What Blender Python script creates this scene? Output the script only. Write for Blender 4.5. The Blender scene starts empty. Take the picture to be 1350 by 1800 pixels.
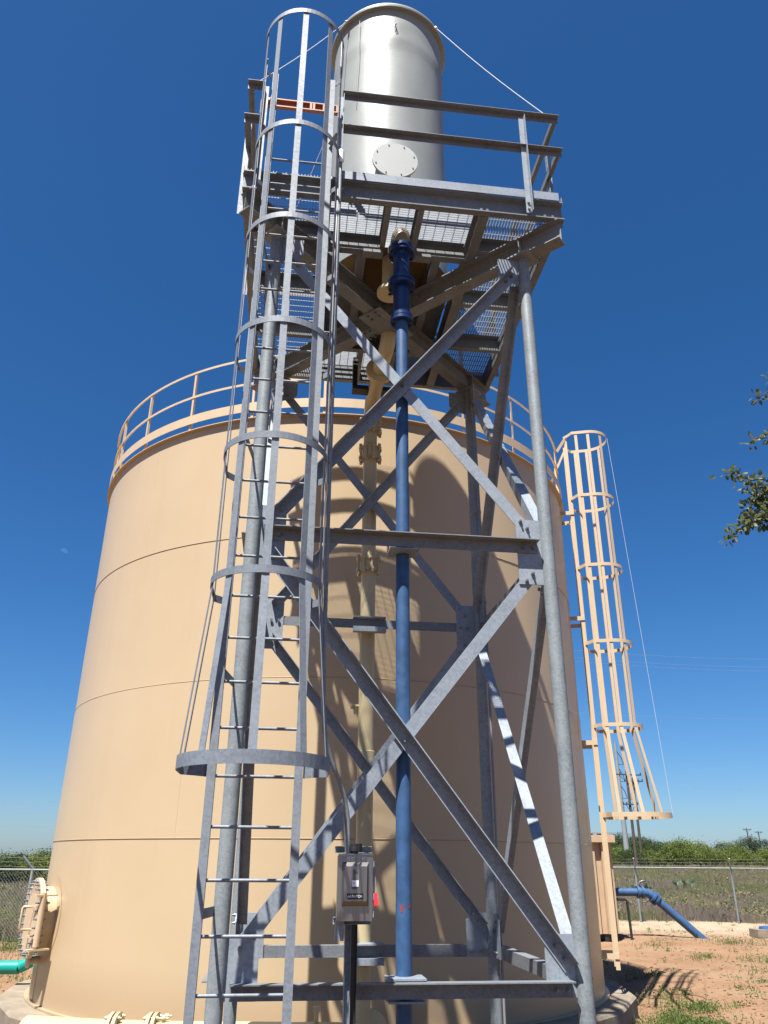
import bpy, bmesh, math, random
from mathutils import Vector, Matrix, noise
R = math.radians
sin, cos, pi, sqrt = math.sin, math.cos, math.pi, math.sqrt
scene = bpy.context.scene
COL = scene.collection
random.seed(7)

# ------------------------------------------------------------------ camera
H = 1.80
PITCH, ROLL = 0.422653, -0.0071163
cam_data = bpy.data.cameras.new('camera')
cam_data.lens = 1368.86 / 1800 * 36
cam_data.sensor_width = 36
cam_data.clip_start = 0.05
cam_data.clip_end = 6000
cam = bpy.data.objects.new('camera', cam_data)
COL.objects.link(cam)
_X = Vector((1, 0, 0)); _Y = Vector((0, -sin(PITCH), cos(PITCH))); _F = Vector((0, cos(PITCH), sin(PITCH)))
_x2 = _X * cos(ROLL) - _Y * sin(ROLL); _y2 = _X * sin(ROLL) + _Y * cos(ROLL)
_m = Matrix((_x2, _y2, -_F)).transposed().to_4x4()
_m.translation = (0, 0, H)
cam.matrix_world = _m
scene.camera = cam

# ------------------------------------------------------------------ sky, sun, exposure
SUN_ELEV = R(64.5)
SUN_TRAVEL = R(25.0)            # shadows fall away from the camera, a little to the right
world = bpy.data.worlds.new('World'); scene.world = world; world.use_nodes = True
wn = world.node_tree.nodes; wl = world.node_tree.links
sky = wn.new('ShaderNodeTexSky'); sky.sky_type = 'NISHITA'; sky.sun_disc = False
sky.sun_elevation = SUN_ELEV; sky.sun_rotation = SUN_TRAVEL + pi
sky.altitude = 0; sky.air_density = 0.9; sky.dust_density = 0.65; sky.ozone_density = 10.0
bg = wn['Background']; bg.inputs['Strength'].default_value = 0.05
hs = wn.new('ShaderNodeHueSaturation'); hs.inputs['Saturation'].default_value = 1.17
wl.new(sky.outputs[0], hs.inputs['Color']); wl.new(hs.outputs[0], bg.inputs[0])
sd = bpy.data.lights.new('sun', 'SUN'); sd.energy = 5.0; sd.angle = R(0.53); sd.color = (1, 0.955, 0.89)
sun = bpy.data.objects.new('sun', sd); COL.objects.link(sun)
_t = Vector((sin(SUN_TRAVEL) * cos(SUN_ELEV), cos(SUN_TRAVEL) * cos(SUN_ELEV), -sin(SUN_ELEV)))
sun.rotation_euler = _t.to_track_quat('-Z', 'Y').to_euler()
vs = scene.view_settings
scene.display_settings.display_device = 'sRGB'
vs.view_transform = 'Standard'; vs.look = 'None'; vs.gamma = 1.0; vs.use_curve_mapping = False
vs.exposure = 1.38

# ------------------------------------------------------------------ materials
MATS = {}
def new_mat(name):
    m = bpy.data.materials.new(name); m.use_nodes = True
    MATS[name] = m
    nt = m.node_tree
    return m, nt.nodes, nt.links, nt.nodes['Principled BSDF']
def ramp(n, l, src, stops):
    r = n.new('ShaderNodeValToRGB')
    e = r.color_ramp.elements
    while len(e) < len(stops): e.new(0.5)
    for k, (p, c) in enumerate(stops):
        e[k].position = p; e[k].color = (*c, 1) if len(c) == 3 else c
    l.new(src, r.inputs[0]); return r.outputs[0]
def noise_tex(n, l, scale, detail=4, rough=0.55, vec=None, stretch=None, dist=0.0):
    t = n.new('ShaderNodeTexNoise'); t.inputs['Scale'].default_value = scale
    t.inputs['Detail'].default_value = detail; t.inputs['Roughness'].default_value = rough
    t.inputs['Distortion'].default_value = dist
    if vec is None:
        vec = coord(n)
    if stretch:
        mp = n.new('ShaderNodeMapping'); mp.inputs['Scale'].default_value = stretch
        l.new(vec, mp.inputs[0]); vec = mp.outputs[0]
    l.new(vec, t.inputs['Vector']); return t.outputs['Fac']
def coord(n, world=True):
    g = n.new('ShaderNodeNewGeometry' if world else 'ShaderNodeTexCoord')
    return g.outputs['Position'] if world else g.outputs['Object']
def mix(n, l, fac, a, b, blend='MIX'):
    m = n.new('ShaderNodeMix'); m.data_type = 'RGBA'; m.blend_type = blend
    for s, v in ((m.inputs[0], fac), (m.inputs[6], a), (m.inputs[7], b)):
        if isinstance(v, bpy.types.NodeSocket): l.new(v, s)
        elif isinstance(v, (int, float)): s.default_value = v
        else: s.default_value = (*v, 1)
    return m.outputs[2]
def bump(n, l, h, strength, dist, bsdf):
    b = n.new('ShaderNodeBump'); b.inputs['Strength'].default_value = strength; b.inputs['Distance'].default_value = dist
    l.new(h, b.inputs['Height']); l.new(b.outputs[0], bsdf.inputs['Normal'])

def galvanised(name, c0, c1, metal, rough, scale=60, dust=0.35):
    m, n, l, b = new_mat(name)
    g = coord(n)
    v = n.new('ShaderNodeTexVoronoi'); v.inputs['Scale'].default_value = scale; l.new(g, v.inputs['Vector'])
    sp = n.new('ShaderNodeSeparateColor'); l.new(v.outputs['Color'], sp.inputs[0])
    big = noise_tex(n, l, 5, 6, 0.65, g)
    mm = n.new('ShaderNodeMath'); mm.operation = 'MULTIPLY_ADD'; mm.inputs[1].default_value = 0.3
    l.new(sp.outputs[0], mm.inputs[0])
    m2 = n.new('ShaderNodeMath'); m2.operation = 'MULTIPLY'; m2.inputs[1].default_value = 0.9; l.new(big, m2.inputs[0])
    l.new(m2.outputs[0], mm.inputs[2])
    c = ramp(n, l, mm.outputs[0], [(0.25, c0), (0.75, c1)])
    st = noise_tex(n, l, 9, 5, 0.7, g, (1, 1, 0.25))
    df = ramp(n, l, st, [(0.55, (0, 0, 0)), (0.8, (dust, dust, dust))])
    c = mix(n, l, df, c, (0.165, 0.132, 0.0924))
    oi = n.new('ShaderNodeObjectInfo')
    ov = ramp(n, l, oi.outputs['Random'], [(0.0, (0.80, 0.82, 0.85)), (1.0, (1, 1, 1))])
    c = mix(n, l, 1.0, c, ov, 'MULTIPLY')
    l.new(c, b.inputs['Base Color'])
    b.inputs['Metallic'].default_value = metal; b.inputs['Specular IOR Level'].default_value = 0.35
    rr = ramp(n, l, mm.outputs[0], [(0.2, (rough + 0.1,) * 3), (0.8, (rough - 0.08,) * 3)])
    l.new(rr, b.inputs['Roughness'])
    bump(n, l, big, 0.12, 0.004, b)
    return m
galvanised('galv', (0.155, 0.181, 0.212), (0.262, 0.296, 0.332), 0.08, 0.55, dust=0.2)
galvanised('galv_ladder', (0.128, 0.147, 0.17), (0.212, 0.238, 0.268), 0.08, 0.55, dust=0.2)
galvanised('galv_pipe', (0.14, 0.16, 0.17), (0.25, 0.28, 0.29), 0.08, 0.55, scale=75, dust=0.1)
galvanised('galv_grating', (0.27, 0.30, 0.33), (0.40, 0.43, 0.46), 0.05, 0.6, dust=0.1)
galvanised('galv_bolt', (0.108, 0.115, 0.122), (0.252, 0.259, 0.266), 0.5, 0.4)
galvanised('galv_beam', (0.125, 0.135, 0.145), (0.195, 0.21, 0.222), 0.06, 0.58, dust=0.45)

def paint(name, col, var=0.06, rough=0.4, spec=0.5, stain=None, bumps=0.05, nscale=3.0, coat=0.0, bstretch=None):
    m, n, l, b = new_mat(name)
    g = coord(n)
    f = noise_tex(n, l, nscale, 6, 0.6, g)
    lo = tuple(c * (1 - var) for c in col); hi = tuple(min(1, c * (1 + var)) for c in col)
    c = ramp(n, l, f, [(0.3, lo), (0.7, hi)])
    if stain:
        s = noise_tex(n, l, 6, 6, 0.7, g, (1, 1, 0.18))
        sf = ramp(n, l, s, [(0.56, (0, 0, 0)), (0.82, (0.5, 0.5, 0.5))])
        c = mix(n, l, sf, c, stain)
    if name == 'blue_paint':
        ch = noise_tex(n, l, 34, 5, 0.75, g)
        cf = ramp(n, l, ch, [(0.66, (0, 0, 0)), (0.70, (0.55, 0.55, 0.55))])
        c = mix(n, l, cf, c, (0.11, 0.13, 0.15))
    l.new(c, b.inputs['Base Color'])
    b.inputs['Roughness'].default_value = rough
    b.inputs['Specular IOR Level'].default_value = spec
    b.inputs['Coat Weight'].default_value = coat
    f2 = noise_tex(n, l, 25, 4, 0.6, g, bstretch)
    if bumps: bump(n, l, f2, bumps, 0.004, b)
    return m
CREAM = (0.436, 0.31, 0.188)
def tank_paint():
    m, n, l, b = new_mat('tank_paint')
    g = coord(n)
    f = noise_tex(n, l, 0.8, 5, 0.6, g)
    c = ramp(n, l, f, [(0.3, (0.425, 0.325, 0.200)), (0.7, (0.446, 0.343, 0.217))])
    s = noise_tex(n, l, 2.2, 7, 0.75, g, (1, 1, 0.06))
    sf = ramp(n, l, s, [(0.55, (0, 0, 0)), (0.85, (0.34, 0.34, 0.34))])
    c = mix(n, l, sf, c, (0.343, 0.25, 0.155))
    sp = noise_tex(n, l, 30, 3, 0.7, g)
    spf = ramp(n, l, sp, [(0.70, (0, 0, 0)), (0.76, (0.22, 0.22, 0.22))])
    c = mix(n, l, spf, c, (0.264, 0.185, 0.112))
    # splash of soil dust over the lowest hand-width of the shell
    sep = n.new('ShaderNodeSeparateXYZ'); l.new(g, sep.inputs[0])
    ad = n.new('ShaderNodeMath'); ad.operation = 'MULTIPLY_ADD'; ad.inputs[1].default_value = -0.35; l.new(f, ad.inputs[0]); l.new(sep.outputs[2], ad.inputs[2])
    df = ramp(n, l, ad.outputs[0], [(0.1, (0.45, 0.45, 0.45)), (0.55, (0, 0, 0))])
    c = mix(n, l, df, c, (0.277, 0.178, 0.106))
    l.new(c, b.inputs['Base Color'])
    b.inputs['Roughness'].default_value = 0.36
    b.inputs['Specular IOR Level'].default_value = 0.45
    w = noise_tex(n, l, 0.9, 2, 0.5, g)
    bump(n, l, w, 0.25, 0.02, b)
tank_paint()
paint('seam_paint', (0.33, 0.24, 0.15), 0.15, 0.5)
paint('cream_paint', (0.475, 0.365, 0.238), 0.05, 0.42)
paint('pipe_cream', (0.436, 0.363, 0.211), 0.06, 0.38, stain=(0.231, 0.145, 0.0528))
paint('shed_paint', (0.383, 0.277, 0.178), 0.07, 0.5, stain=(0.231, 0.158, 0.099))
paint('blue_paint', (0.032, 0.080, 0.178), 0.28, 0.5, 0.35, stain=(0.075, 0.115, 0.17), bumps=0.12, nscale=9)
paint('blue_dark', (0.009, 0.026, 0.095), 0.2, 0.28, stain=(0.04, 0.05, 0.08), bumps=0.06)
paint('frp', (0.235, 0.252, 0.24), 0.08, 0.46, 0.35, stain=(0.19, 0.20, 0.175), bumps=0.35, nscale=2, bstretch=(0.6, 0.6, 3.0))
paint('frp_cover', (0.29, 0.305, 0.292), 0.03, 0.5, bumps=0.02)
paint('frp_amber', (0.15, 0.085, 0.026), 0.2, 0.4)
paint('frp_nozzle', (0.238, 0.218, 0.172), 0.1, 0.35)
paint('orange_plastic', (0.33, 0.115, 0.055), 0.06, 0.45)
paint('black_steel', (0.018, 0.018, 0.02), 0.2, 0.45)
paint('red_plastic', (0.62, 0.02, 0.03), 0.05, 0.4)
paint('teal_pipe', (0, 0.238, 0.191), 0.05, 0.4)
paint('white_label', (0.78, 0.78, 0.76), 0.03, 0.5)
paint('grey_label', (0.13, 0.125, 0.12), 0.03, 0.5)
paint('wood_pole', (0.0561, 0.0429, 0.033), 0.25, 0.85)
paint('insulator', (0.0792, 0.066, 0.0594), 0.1, 0.3)
paint('rope_white', (0.495, 0.495, 0.475), 0.05, 0.7)
paint('cable_grey', (0.198, 0.198, 0.205), 0.1, 0.5)
paint('red_mark', (0.22, 0.03, 0.02), 0.15, 0.6)
paint('pole_steel', (0.198, 0.218, 0.231), 0.08, 0.55)

def stainless():
    m, n, l, b = new_mat('stainless')
    f = noise_tex(n, l, 120, 3, 0.6, None, (1, 1, 0.03))
    c = ramp(n, l, f, [(0.3, (0.224, 0.215, 0.205)), (0.7, (0.304, 0.29, 0.281))])
    l.new(c, b.inputs['Base Color']); b.inputs['Metallic'].default_value = 0.9; b.inputs['Roughness'].default_value = 0.36
stainless()
def concrete():
    m, n, l, b = new_mat('concrete')
    g = coord(n)
    f = noise_tex(n, l, 3, 8, 0.65, g)
    c = ramp(n, l, f, [(0.3, (0.15, 0.122, 0.088)), (0.7, (0.25, 0.21, 0.155))])
    s = noise_tex(n, l, 5, 6, 0.7, g, (1, 1, 0.2))
    sf = ramp(n, l, s, [(0.5, (0, 0, 0)), (0.75, (0.6, 0.6, 0.6))])
    c = mix(n, l, sf, c, (0.112, 0.0858, 0.066))
    l.new(c, b.inputs['Base Color']); b.inputs['Roughness'].default_value = 0.9
    f2 = noise_tex(n, l, 40, 6, 0.7, g); bump(n, l, f2, 0.5, 0.01, b)
concrete()
def soil():
    m, n, l, b = new_mat('soil')
    g = coord(n)
    f = noise_tex(n, l, 0.45, 8, 0.62, g)
    c = ramp(n, l, f, [(0.30, (0.218, 0.122, 0.066)), (0.52, (0.277, 0.168, 0.099)), (0.72, (0.33, 0.224, 0.142))])
    # pale caliche strip that runs along the fence
    f2 = noise_tex(n, l, 0.25, 6, 0.6, g)
    sep = n.new('ShaderNodeSeparateXYZ'); l.new(g, sep.inputs[0])
    ad = n.new('ShaderNodeMath'); ad.operation = 'MULTIPLY_ADD'; ad.inputs[1].default_value = 7.0
    l.new(f2, ad.inputs[0]); l.new(sep.outputs[1], ad.inputs[2])
    lf = ramp(n, l, ad.outputs[0], [(0.0, (0, 0, 0)), (1.0, (1, 1, 1))])
    mr = n.new('ShaderNodeMapRange'); mr.inputs[1].default_value = 27.0; mr.inputs[2].default_value = 30.5
    l.new(ad.outputs[0], mr.inputs[0])
    c = mix(n, l, mr.outputs[0], c, (0.363, 0.287, 0.198))
    # beyond the fence: thatch and dry grass litter
    mr2 = n.new('ShaderNodeMapRange'); mr2.inputs[1].default_value = 33.5; mr2.inputs[2].default_value = 35.5
    l.new(ad.outputs[0], mr2.inputs[0])
    th = noise_tex(n, l, 1.2, 8, 0.7, g)
    tc = ramp(n, l, th, [(0.3, (0.066, 0.0693, 0.0297)), (0.55, (0.125, 0.102, 0.0594)), (0.75, (0.172, 0.139, 0.0792))])
    c = mix(n, l, mr2.outputs[0], c, tc)
    # fine litter and pebbles
    sp = noise_tex(n, l, 14, 6, 0.75, g)
    sf = ramp(n, l, sp, [(0.60, (0, 0, 0)), (0.72, (0.75, 0.75, 0.75))])
    c = mix(n, l, sf, c, (0.132, 0.0891, 0.0528))
    sp2 = noise_tex(n, l, 55, 3, 0.6, g)
    sf2 = ramp(n, l, sp2, [(0.66, (0, 0, 0)), (0.72, (0.6, 0.6, 0.6))])
    c = mix(n, l, sf2, c, (0.37, 0.304, 0.224))
    # straw litter patches
    gp = noise_tex(n, l, 0.9, 7, 0.7, g)
    gf = ramp(n, l, gp, [(0.54, (0, 0, 0)), (0.66, (0.6, 0.6, 0.6))])
    fine = noise_tex(n, l, 22, 5, 0.8, g)
    gc = ramp(n, l, fine, [(0.4, (0.132, 0.112, 0.0462)), (0.6, (0.29, 0.224, 0.132))])
    c = mix(n, l, gf, c, gc)
    l.new(c, b.inputs['Base Color']); b.inputs['Roughness'].default_value = 0.95; b.inputs['Specular IOR Level'].default_value = 0.15
    h1 = noise_tex(n, l, 6, 10, 0.7, g)
    bump(n, l, h1, 1.0, 0.10, b)
soil()
def bounce_dark():  # made-up dark ground colour, kept low so little sunlight bounces up
    m, n, l, b = new_mat('bounce_dark')
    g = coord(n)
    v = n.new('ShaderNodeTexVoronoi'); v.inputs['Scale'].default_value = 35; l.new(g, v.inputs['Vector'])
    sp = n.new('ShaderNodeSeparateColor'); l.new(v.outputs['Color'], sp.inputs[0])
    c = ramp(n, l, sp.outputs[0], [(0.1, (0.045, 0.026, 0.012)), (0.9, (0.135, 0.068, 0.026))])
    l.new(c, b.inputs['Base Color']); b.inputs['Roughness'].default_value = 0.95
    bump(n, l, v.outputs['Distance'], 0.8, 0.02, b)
bounce_dark()
def leafy(name, lo, hi, scale, trans=0.25, rough=0.5):
    m, n, l, b = new_mat(name)
    g = coord(n)
    f = noise_tex(n, l, scale, 4, 0.7, g)
    c = ramp(n, l, f, [(0.3, lo), (0.7, hi)])
    l.new(c, b.inputs['Base Color']); b.inputs['Roughness'].default_value = rough; b.inputs['Specular IOR Level'].default_value = 0.35
    if trans:
        t = n.new('ShaderNodeBsdfTranslucent'); l.new(c, t.inputs[0])
        ms = n.new('ShaderNodeMixShader'); ms.inputs[0].default_value = trans
        l.new(b.outputs[0], ms.inputs[1]); l.new(t.outputs[0], ms.inputs[2])
        l.new(ms.outputs[0], n['Material Output'].inputs[0])
    return m
leafy('mesquite_leaf', (0.06, 0.09, 0.016), (0.145, 0.178, 0.036), 0.6, 0.3, 0.7)
leafy('brush_leaf', (0.0225, 0.045, 0.0105), (0.0638, 0.0938, 0.0225), 0.6, 0.25, 0.7)
leafy('oak_far_leaf', (0.0135, 0.027, 0.0105), (0.0375, 0.0562, 0.0225), 0.5, 0.15, 0.6)
leafy('oak_leaf', (0.06, 0.085, 0.03), (0.17, 0.19, 0.10), 25, 0.45, 0.5)
leafy('russet_grass', (0.095, 0.075, 0.058), (0.19, 0.15, 0.115), 0.5, 0.25, 0.8)
leafy('dry_grass', (0.128, 0.0938, 0.0638), (0.255, 0.203, 0.112), 0.55, 0.3, 0.8)
leafy('green_grass', (0.07, 0.088, 0.026), (0.18, 0.178, 0.068), 0.45, 0.3, 0.8)
leafy('weed_leaf', (0.0338, 0.075, 0.0105), (0.0975, 0.15, 0.03), 4, 0.3, 0.6)
leafy('cactus_pad', (0.04, 0.065, 0.03), (0.08, 0.11, 0.05), 6, 0.0, 0.6)
leafy('bark', (0.045, 0.0375, 0.03), (0.105, 0.09, 0.075), 12, 0.0, 0.9)
def moon_mat():
    m, n, l, b = new_mat('moonlight')
    e = n.new('ShaderNodeEmission'); e.inputs[0].default_value = (0.75, 0.87, 1, 1); e.inputs[1].default_value = 0.022
    t = n.new('ShaderNodeBsdfTransparent'); a = n.new('ShaderNodeAddShader')
    l.new(e.outputs[0], a.inputs[0]); l.new(t.outputs[0], a.inputs[1]); l.new(a.outputs[0], n['Material Output'].inputs[0])
moon_mat()

# ------------------------------------------------------------------ mesh helpers
V = Vector
class MB:
    def __init__(s): s.v = []; s.f = []; s.sm = []
    def add(s, verts, faces, smooth=False):
        o = len(s.v); s.v.extend([tuple(p) for p in verts])
        for k, f in enumerate(faces):
            s.f.append([o + i for i in f]); s.sm.append(smooth if isinstance(smooth, bool) else smooth[k])
        return s
    def box(s, c, size, M=None):
        x, y, z = (q / 2 for q in size); c = V(c)
        vs_ = [V((a, b, d)) for a in (-x, x) for b in (-y, y) for d in (-z, z)]
        if M is not None: vs_ = [M @ p for p in vs_]
        return s.add([c + p for p in vs_], [(0, 1, 3, 2), (4, 6, 7, 5), (0, 4, 5, 1), (2, 3, 7, 6), (0, 2, 6, 4), (1, 5, 7, 3)])
    def prof(s, pts, p0, p1, xa, ya):
        p0, p1, xa, ya = V(p0), V(p1), V(xa), V(ya); n = len(pts)
        vs_ = [p0 + xa * x + ya * y for x, y in pts] + [p1 + xa * x + ya * y for x, y in pts]
        fs = [(i, (i + 1) % n, n + (i + 1) % n, n + i) for i in range(n)]
        fs.append(tuple(range(n - 1, -1, -1))); fs.append(tuple(range(n, 2 * n)))
        return s.add(vs_, fs)
    def bar(s, p0, p1, w, h, up=(0, 0, 1)):
        p0, p1 = V(p0), V(p1); d = (p1 - p0).normalized(); xa = d.cross(V(up)).normalized(); ya = xa.cross(d).normalized()
        return s.prof([(-w / 2, -h / 2), (w / 2, -h / 2), (w / 2, h / 2), (-w / 2, h / 2)], p0, p1, xa, ya)
    def tube(s, pts, r, n=12, caps=True, closed=False):
        pts = [V(p) for p in pts]; m = len(pts)
        rs = r if isinstance(r, (list, tuple)) else [r] * m
        vs_ = []; prev = None
        for i, p in enumerate(pts):
            if closed: d = pts[(i + 1) % m] - pts[i - 1]
            else: d = pts[min(i + 1, m - 1)] - pts[max(i - 1, 0)]
            d.normalize()
            if prev is None:
                a = V((0, 0, 1)) if abs(d.z) < 0.9 else V((1, 0, 0))
                u = d.cross(a).normalized()
            else:
                u = (prev - d * prev.dot(d)).normalized()
            prev = u; w = d.cross(u)
            vs_ += [p + (u * cos(2 * pi * k / n) + w * sin(2 * pi * k / n)) * rs[i] for k in range(n)]
        fs = []
        for i in range(m if closed else m - 1):
            j = (i + 1) % m
            fs += [(i * n + k, i * n + (k + 1) % n, j * n + (k + 1) % n, j * n + k) for k in range(n)]
        smf = [True] * len(fs)
        if caps and not closed:
            o = len(vs_); vs_ += vs_[:n] + vs_[(m - 1) * n:m * n]
            fs.append(tuple(range(o + n - 1, o - 1, -1))); fs.append(tuple(range(o + n, o + 2 * n))); smf += [False, False]
        return s.add(vs_, fs, smf)
    def lathe(s, prof, n=32, c=(0, 0, 0), axis=(0, 0, 1), sharp=True, caps=True, a0=0.0):
        ax = V(axis).normalized(); t = V((0, 0, 1)) if abs(ax.z) < 0.9 else V((1, 0, 0))
        u = ax.cross(t).normalized(); w = ax.cross(u); c = V(c)
        for i in range(len(prof) - 1):
            (r0, z0), (r1, z1) = prof[i], prof[i + 1]
            vs_ = [c + ax * z0 + (u * cos(a0 + 2 * pi * k / n) + w * sin(a0 + 2 * pi * k / n)) * r0 for k in range(n)] + \
                  [c + ax * z1 + (u * cos(a0 + 2 * pi * k / n) + w * sin(a0 + 2 * pi * k / n)) * r1 for k in range(n)]
            s.add(vs_, [(k, (k + 1) % n, n + (k + 1) % n, n + k) for k in range(n)], True)
        if caps:
            for (r, z) in (prof[0], prof[-1]):
                if r > 1e-4:
                    s.add([c + ax * z + (u * cos(a0 + 2 * pi * k / n) + w * sin(a0 + 2 * pi * k / n)) * r for k in range(n)], [tuple(range(n))])
        return s
    def strip(s, path, h, t, nrm):
        """flat bar of height h (world z) and thickness t following a horizontal path; nrm(i) = outward normal"""
        m = len(path); vs_ = []
        for i, p in enumerate(path):
            p = V(p); q = V(nrm[i])
            vs_ += [p + V((0, 0, -h / 2)), p + V((0, 0, h / 2)), p + q * t + V((0, 0, h / 2)), p + q * t + V((0, 0, -h / 2))]
        fs = []
        for i in range(m - 1):
            a, b = i * 4, i * 4 + 4
            fs += [(a + k, a + (k + 1) % 4, b + (k + 1) % 4, b + k) for k in range(4)]
        fs += [(3, 2, 1, 0), tuple((m - 1) * 4 + k for k in range(4))]
        return s.add(vs_, fs)
    def build(s, name, mat, parent=None, loc=None, fix=True):
        me = bpy.data.meshes.new(name); me.from_pydata(s.v, [], s.f)
        me.polygons.foreach_set('use_smooth', s.sm)
        if fix:
            bm = bmesh.new(); bm.from_mesh(me); bmesh.ops.remove_doubles(bm, verts=bm.verts, dist=1e-5) if fix == 'weld' else None
            bmesh.ops.recalc_face_normals(bm, faces=bm.faces); bm.to_mesh(me); bm.free()
        me.materials.append(MATS[mat]); me.update()
        return link(name, me, parent, loc)
def link(name, me, parent=None, loc=None):
    o = bpy.data.objects.new(name, me); COL.objects.link(o)
    if name in ('bolts', 'crossing_bolts', 'bolt_ring', 'insulators'): o['kind'] = 'stuff'
    if parent is not None: o.parent = parent
    if loc is not None: o.location = loc
    return o
def tag(o, label=None, cat=None, group=None, kind=None):
    if label: o['label'] = label
    if cat: o['category'] = cat
    if group: o['group'] = group
    if kind: o['kind'] = kind
    return o
def thing(name, label, cat, loc=(0, 0, 0), rz=0.0, group=None):
    o = bpy.data.objects.new(name, None); COL.objects.link(o); o.location = loc; o.rotation_euler = (0, 0, rz)
    o.empty_display_size = 0.1
    return tag(o, label, cat, group)
def copy_tree(o, parent=None):
    c = o.copy(); COL.objects.link(c); c.parent = parent
    for ch in list(o.children): copy_tree(ch, c)
    return c
def Lp(w, h, t): return [(0, 0), (0, -h), (t, -h), (t, -t), (w, -t), (w, 0)]
def Cp(w, h, t, tf): return [(0, 0), (w, 0), (w, tf), (t, tf), (t, h - tf), (w, h - tf), (w, h), (0, h)]
def Ip(w, h, t, tf):
    a, b = w / 2, t / 2
    return [(-a, 0), (a, 0), (a, tf), (b, tf), (b, h - tf), (a, h - tf), (a, h), (-a, h), (-a, h - tf), (-b, h - tf), (-b, tf), (-a, tf)]
def mesh_text(txt, size, depth, mat, parent, M, name):
    cu = bpy.data.curves.new(name, 'FONT'); cu.body = txt; cu.size = size; cu.extrude = depth; cu.align_x = 'CENTER'; cu.align_y = 'CENTER'
    to = bpy.data.objects.new(name + '_curve', cu); COL.objects.link(to)
    dg = bpy.context.evaluated_depsgraph_get(); dg.update()
    me = bpy.data.meshes.new_from_object(to.evaluated_get(dg)); bpy.data.objects.remove(to)
    me.materials.clear(); me.materials.append(MATS[mat]); me.transform(M)
    return link(name, me, parent)

# ------------------------------------------------------------------ frames of reference (metres)
TH = 0.120834945
TCX, TCY = 0.0119, 7.1364            # tower centre
TK = V((-0.868, 13.71, 0)); TR = 4.146   # storage tank
def TW(a, b, z):
    return V((TCX + a * cos(TH) - b * sin(TH), TCY + a * sin(TH) + b * cos(TH), z))

# ------------------------------------------------------------------ ground
def gz(x, y):
    r = sqrt(x * x + y * y)
    z = 0.0
    k = 1.0 if x > 10 else 0.3 if x < -5 else 0.3 + 0.7 * (x + 5) / 15
    if r > 33: z += k * 0.0168 * (min(r, 135) - 33)
    if r > 135: z += k * 0.0095 * (min(r, 330) - 135)
    if r < 60:
        k = max(0, min(1, (60 - r) / 25))
        z += k * (0.05 * noise.noise(V((x * 0.35, y * 0.35, 0))) + 0.02 * noise.noise(V((x * 1.3, y * 1.3, 3))))
    d = sqrt((x - TK.x) ** 2 + (y - TK.y) ** 2)
    if d < 6.2: z = z * 0.5 - 0.13 * max(0, min(1, (6.2 - d) / 1.4))
    return z
def axis_vals(lo, hi, step, far):
    v = []; x = lo
    while x <= hi: v.append(x); x += step
    s = step; x = hi
    while x < far: s *= 1.35; x += s; v.append(x)
    s = step; x = lo; pre = []
    while x > -far: s *= 1.35; x -= s; pre.append(x)
    return pre[::-1] + v
gx, gy = axis_vals(-14, 18, 0.3, 2500), axis_vals(2, 36, 0.3, 2500)
gv = [(x, y, gz(x, y)) for y in gy for x in gx]
nx = len(gx)
gf = [(j * nx + i, j * nx + i + 1, (j + 1) * nx + i + 1, (j + 1) * nx + i) for j in range(len(gy) - 1) for i in range(nx - 1)]
g = MB(); g.add(gv, gf, True)
tag(g.build('ground', 'soil', fix=False), kind='structure')

yx = [-70 + 2.456 * k for k in range(58)]; yy_ = [10.3 - 80 * ((49 - k) / 49) ** 1.6 for k in range(50)]  # added dark sheet outside the frame; cuts ground bounce to deepen shadows
def absorber_edge(x): return 10.0 + 0.25 * noise.noise(V((x * 0.6, 0, 5)))
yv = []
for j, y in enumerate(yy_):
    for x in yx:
        q = min(y, absorber_edge(x)) if j < 49 else absorber_edge(x)
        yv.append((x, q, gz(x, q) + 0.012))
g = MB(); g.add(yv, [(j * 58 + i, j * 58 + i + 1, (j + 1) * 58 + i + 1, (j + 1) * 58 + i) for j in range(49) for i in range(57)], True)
tag(g.build('bounce_absorber', 'bounce_dark', fix=False), kind='structure')

# ------------------------------------------------------------------ concrete ring under the tank
m = MB()
m.lathe([(4.557, -0.45), (4.557, 0.11), (4.525, 0.137), (3.7, 0.137)], 20, (TK.x, TK.y, 0), caps=False, a0=R(4))
for k in range(len(m.sm)): m.sm[k] = False
fo = m.build('tank_foundation', 'concrete')
tag(fo, 'stained low concrete ring that the big tan tank stands on', 'foundation')

# ------------------------------------------------------------------ storage tank
tank = thing('storage_tank', 'large round tan steel water tank with railed roof edge', 'tank', TK)
Z0, SEAMS, ZT = 0.157, (2.04, 3.87, 5.77), 7.60
lv = [Z0, *SEAMS, ZT]
NS = 160
for i in range(4):
    m = MB(); r = TR + (0.0, 0.0035, 0.0, 0.0035)[i]
    steps = 10; pr = [(r, lv[i] + (lv[i + 1] - lv[i]) * k / steps) for k in range(steps + 1)]
    vs_ = []
    for rr, z in pr:
        for k in range(NS):
            a = 2 * pi * k / NS
            w = 0.006 * noise.noise(V((cos(a) * 3.2, sin(a) * 3.2, z * 0.9))) * min(1, (z - lv[i]) / 0.3, (lv[i + 1] - z) / 0.3)
            vs_.append((cos(a) * (rr + w), sin(a) * (rr + w), z))
    fs = [(j * NS + k, j * NS + (k + 1) % NS, (j + 1) * NS + (k + 1) % NS, (j + 1) * NS + k) for j in range(steps) for k in range(NS)]
    m.add(vs_, fs, True)
    m.build('shell_course', 'tank_paint', tank)
for z in SEAMS:
    m = MB(); ring = [(cos(2 * pi * k / NS) * (TR + 0.003), sin(2 * pi * k / NS) * (TR + 0.003), z) for k in range(NS)]
    m.tube(ring, 0.0042, 5, closed=True); m.build('weld_seam', 'seam_paint', tank)
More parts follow.
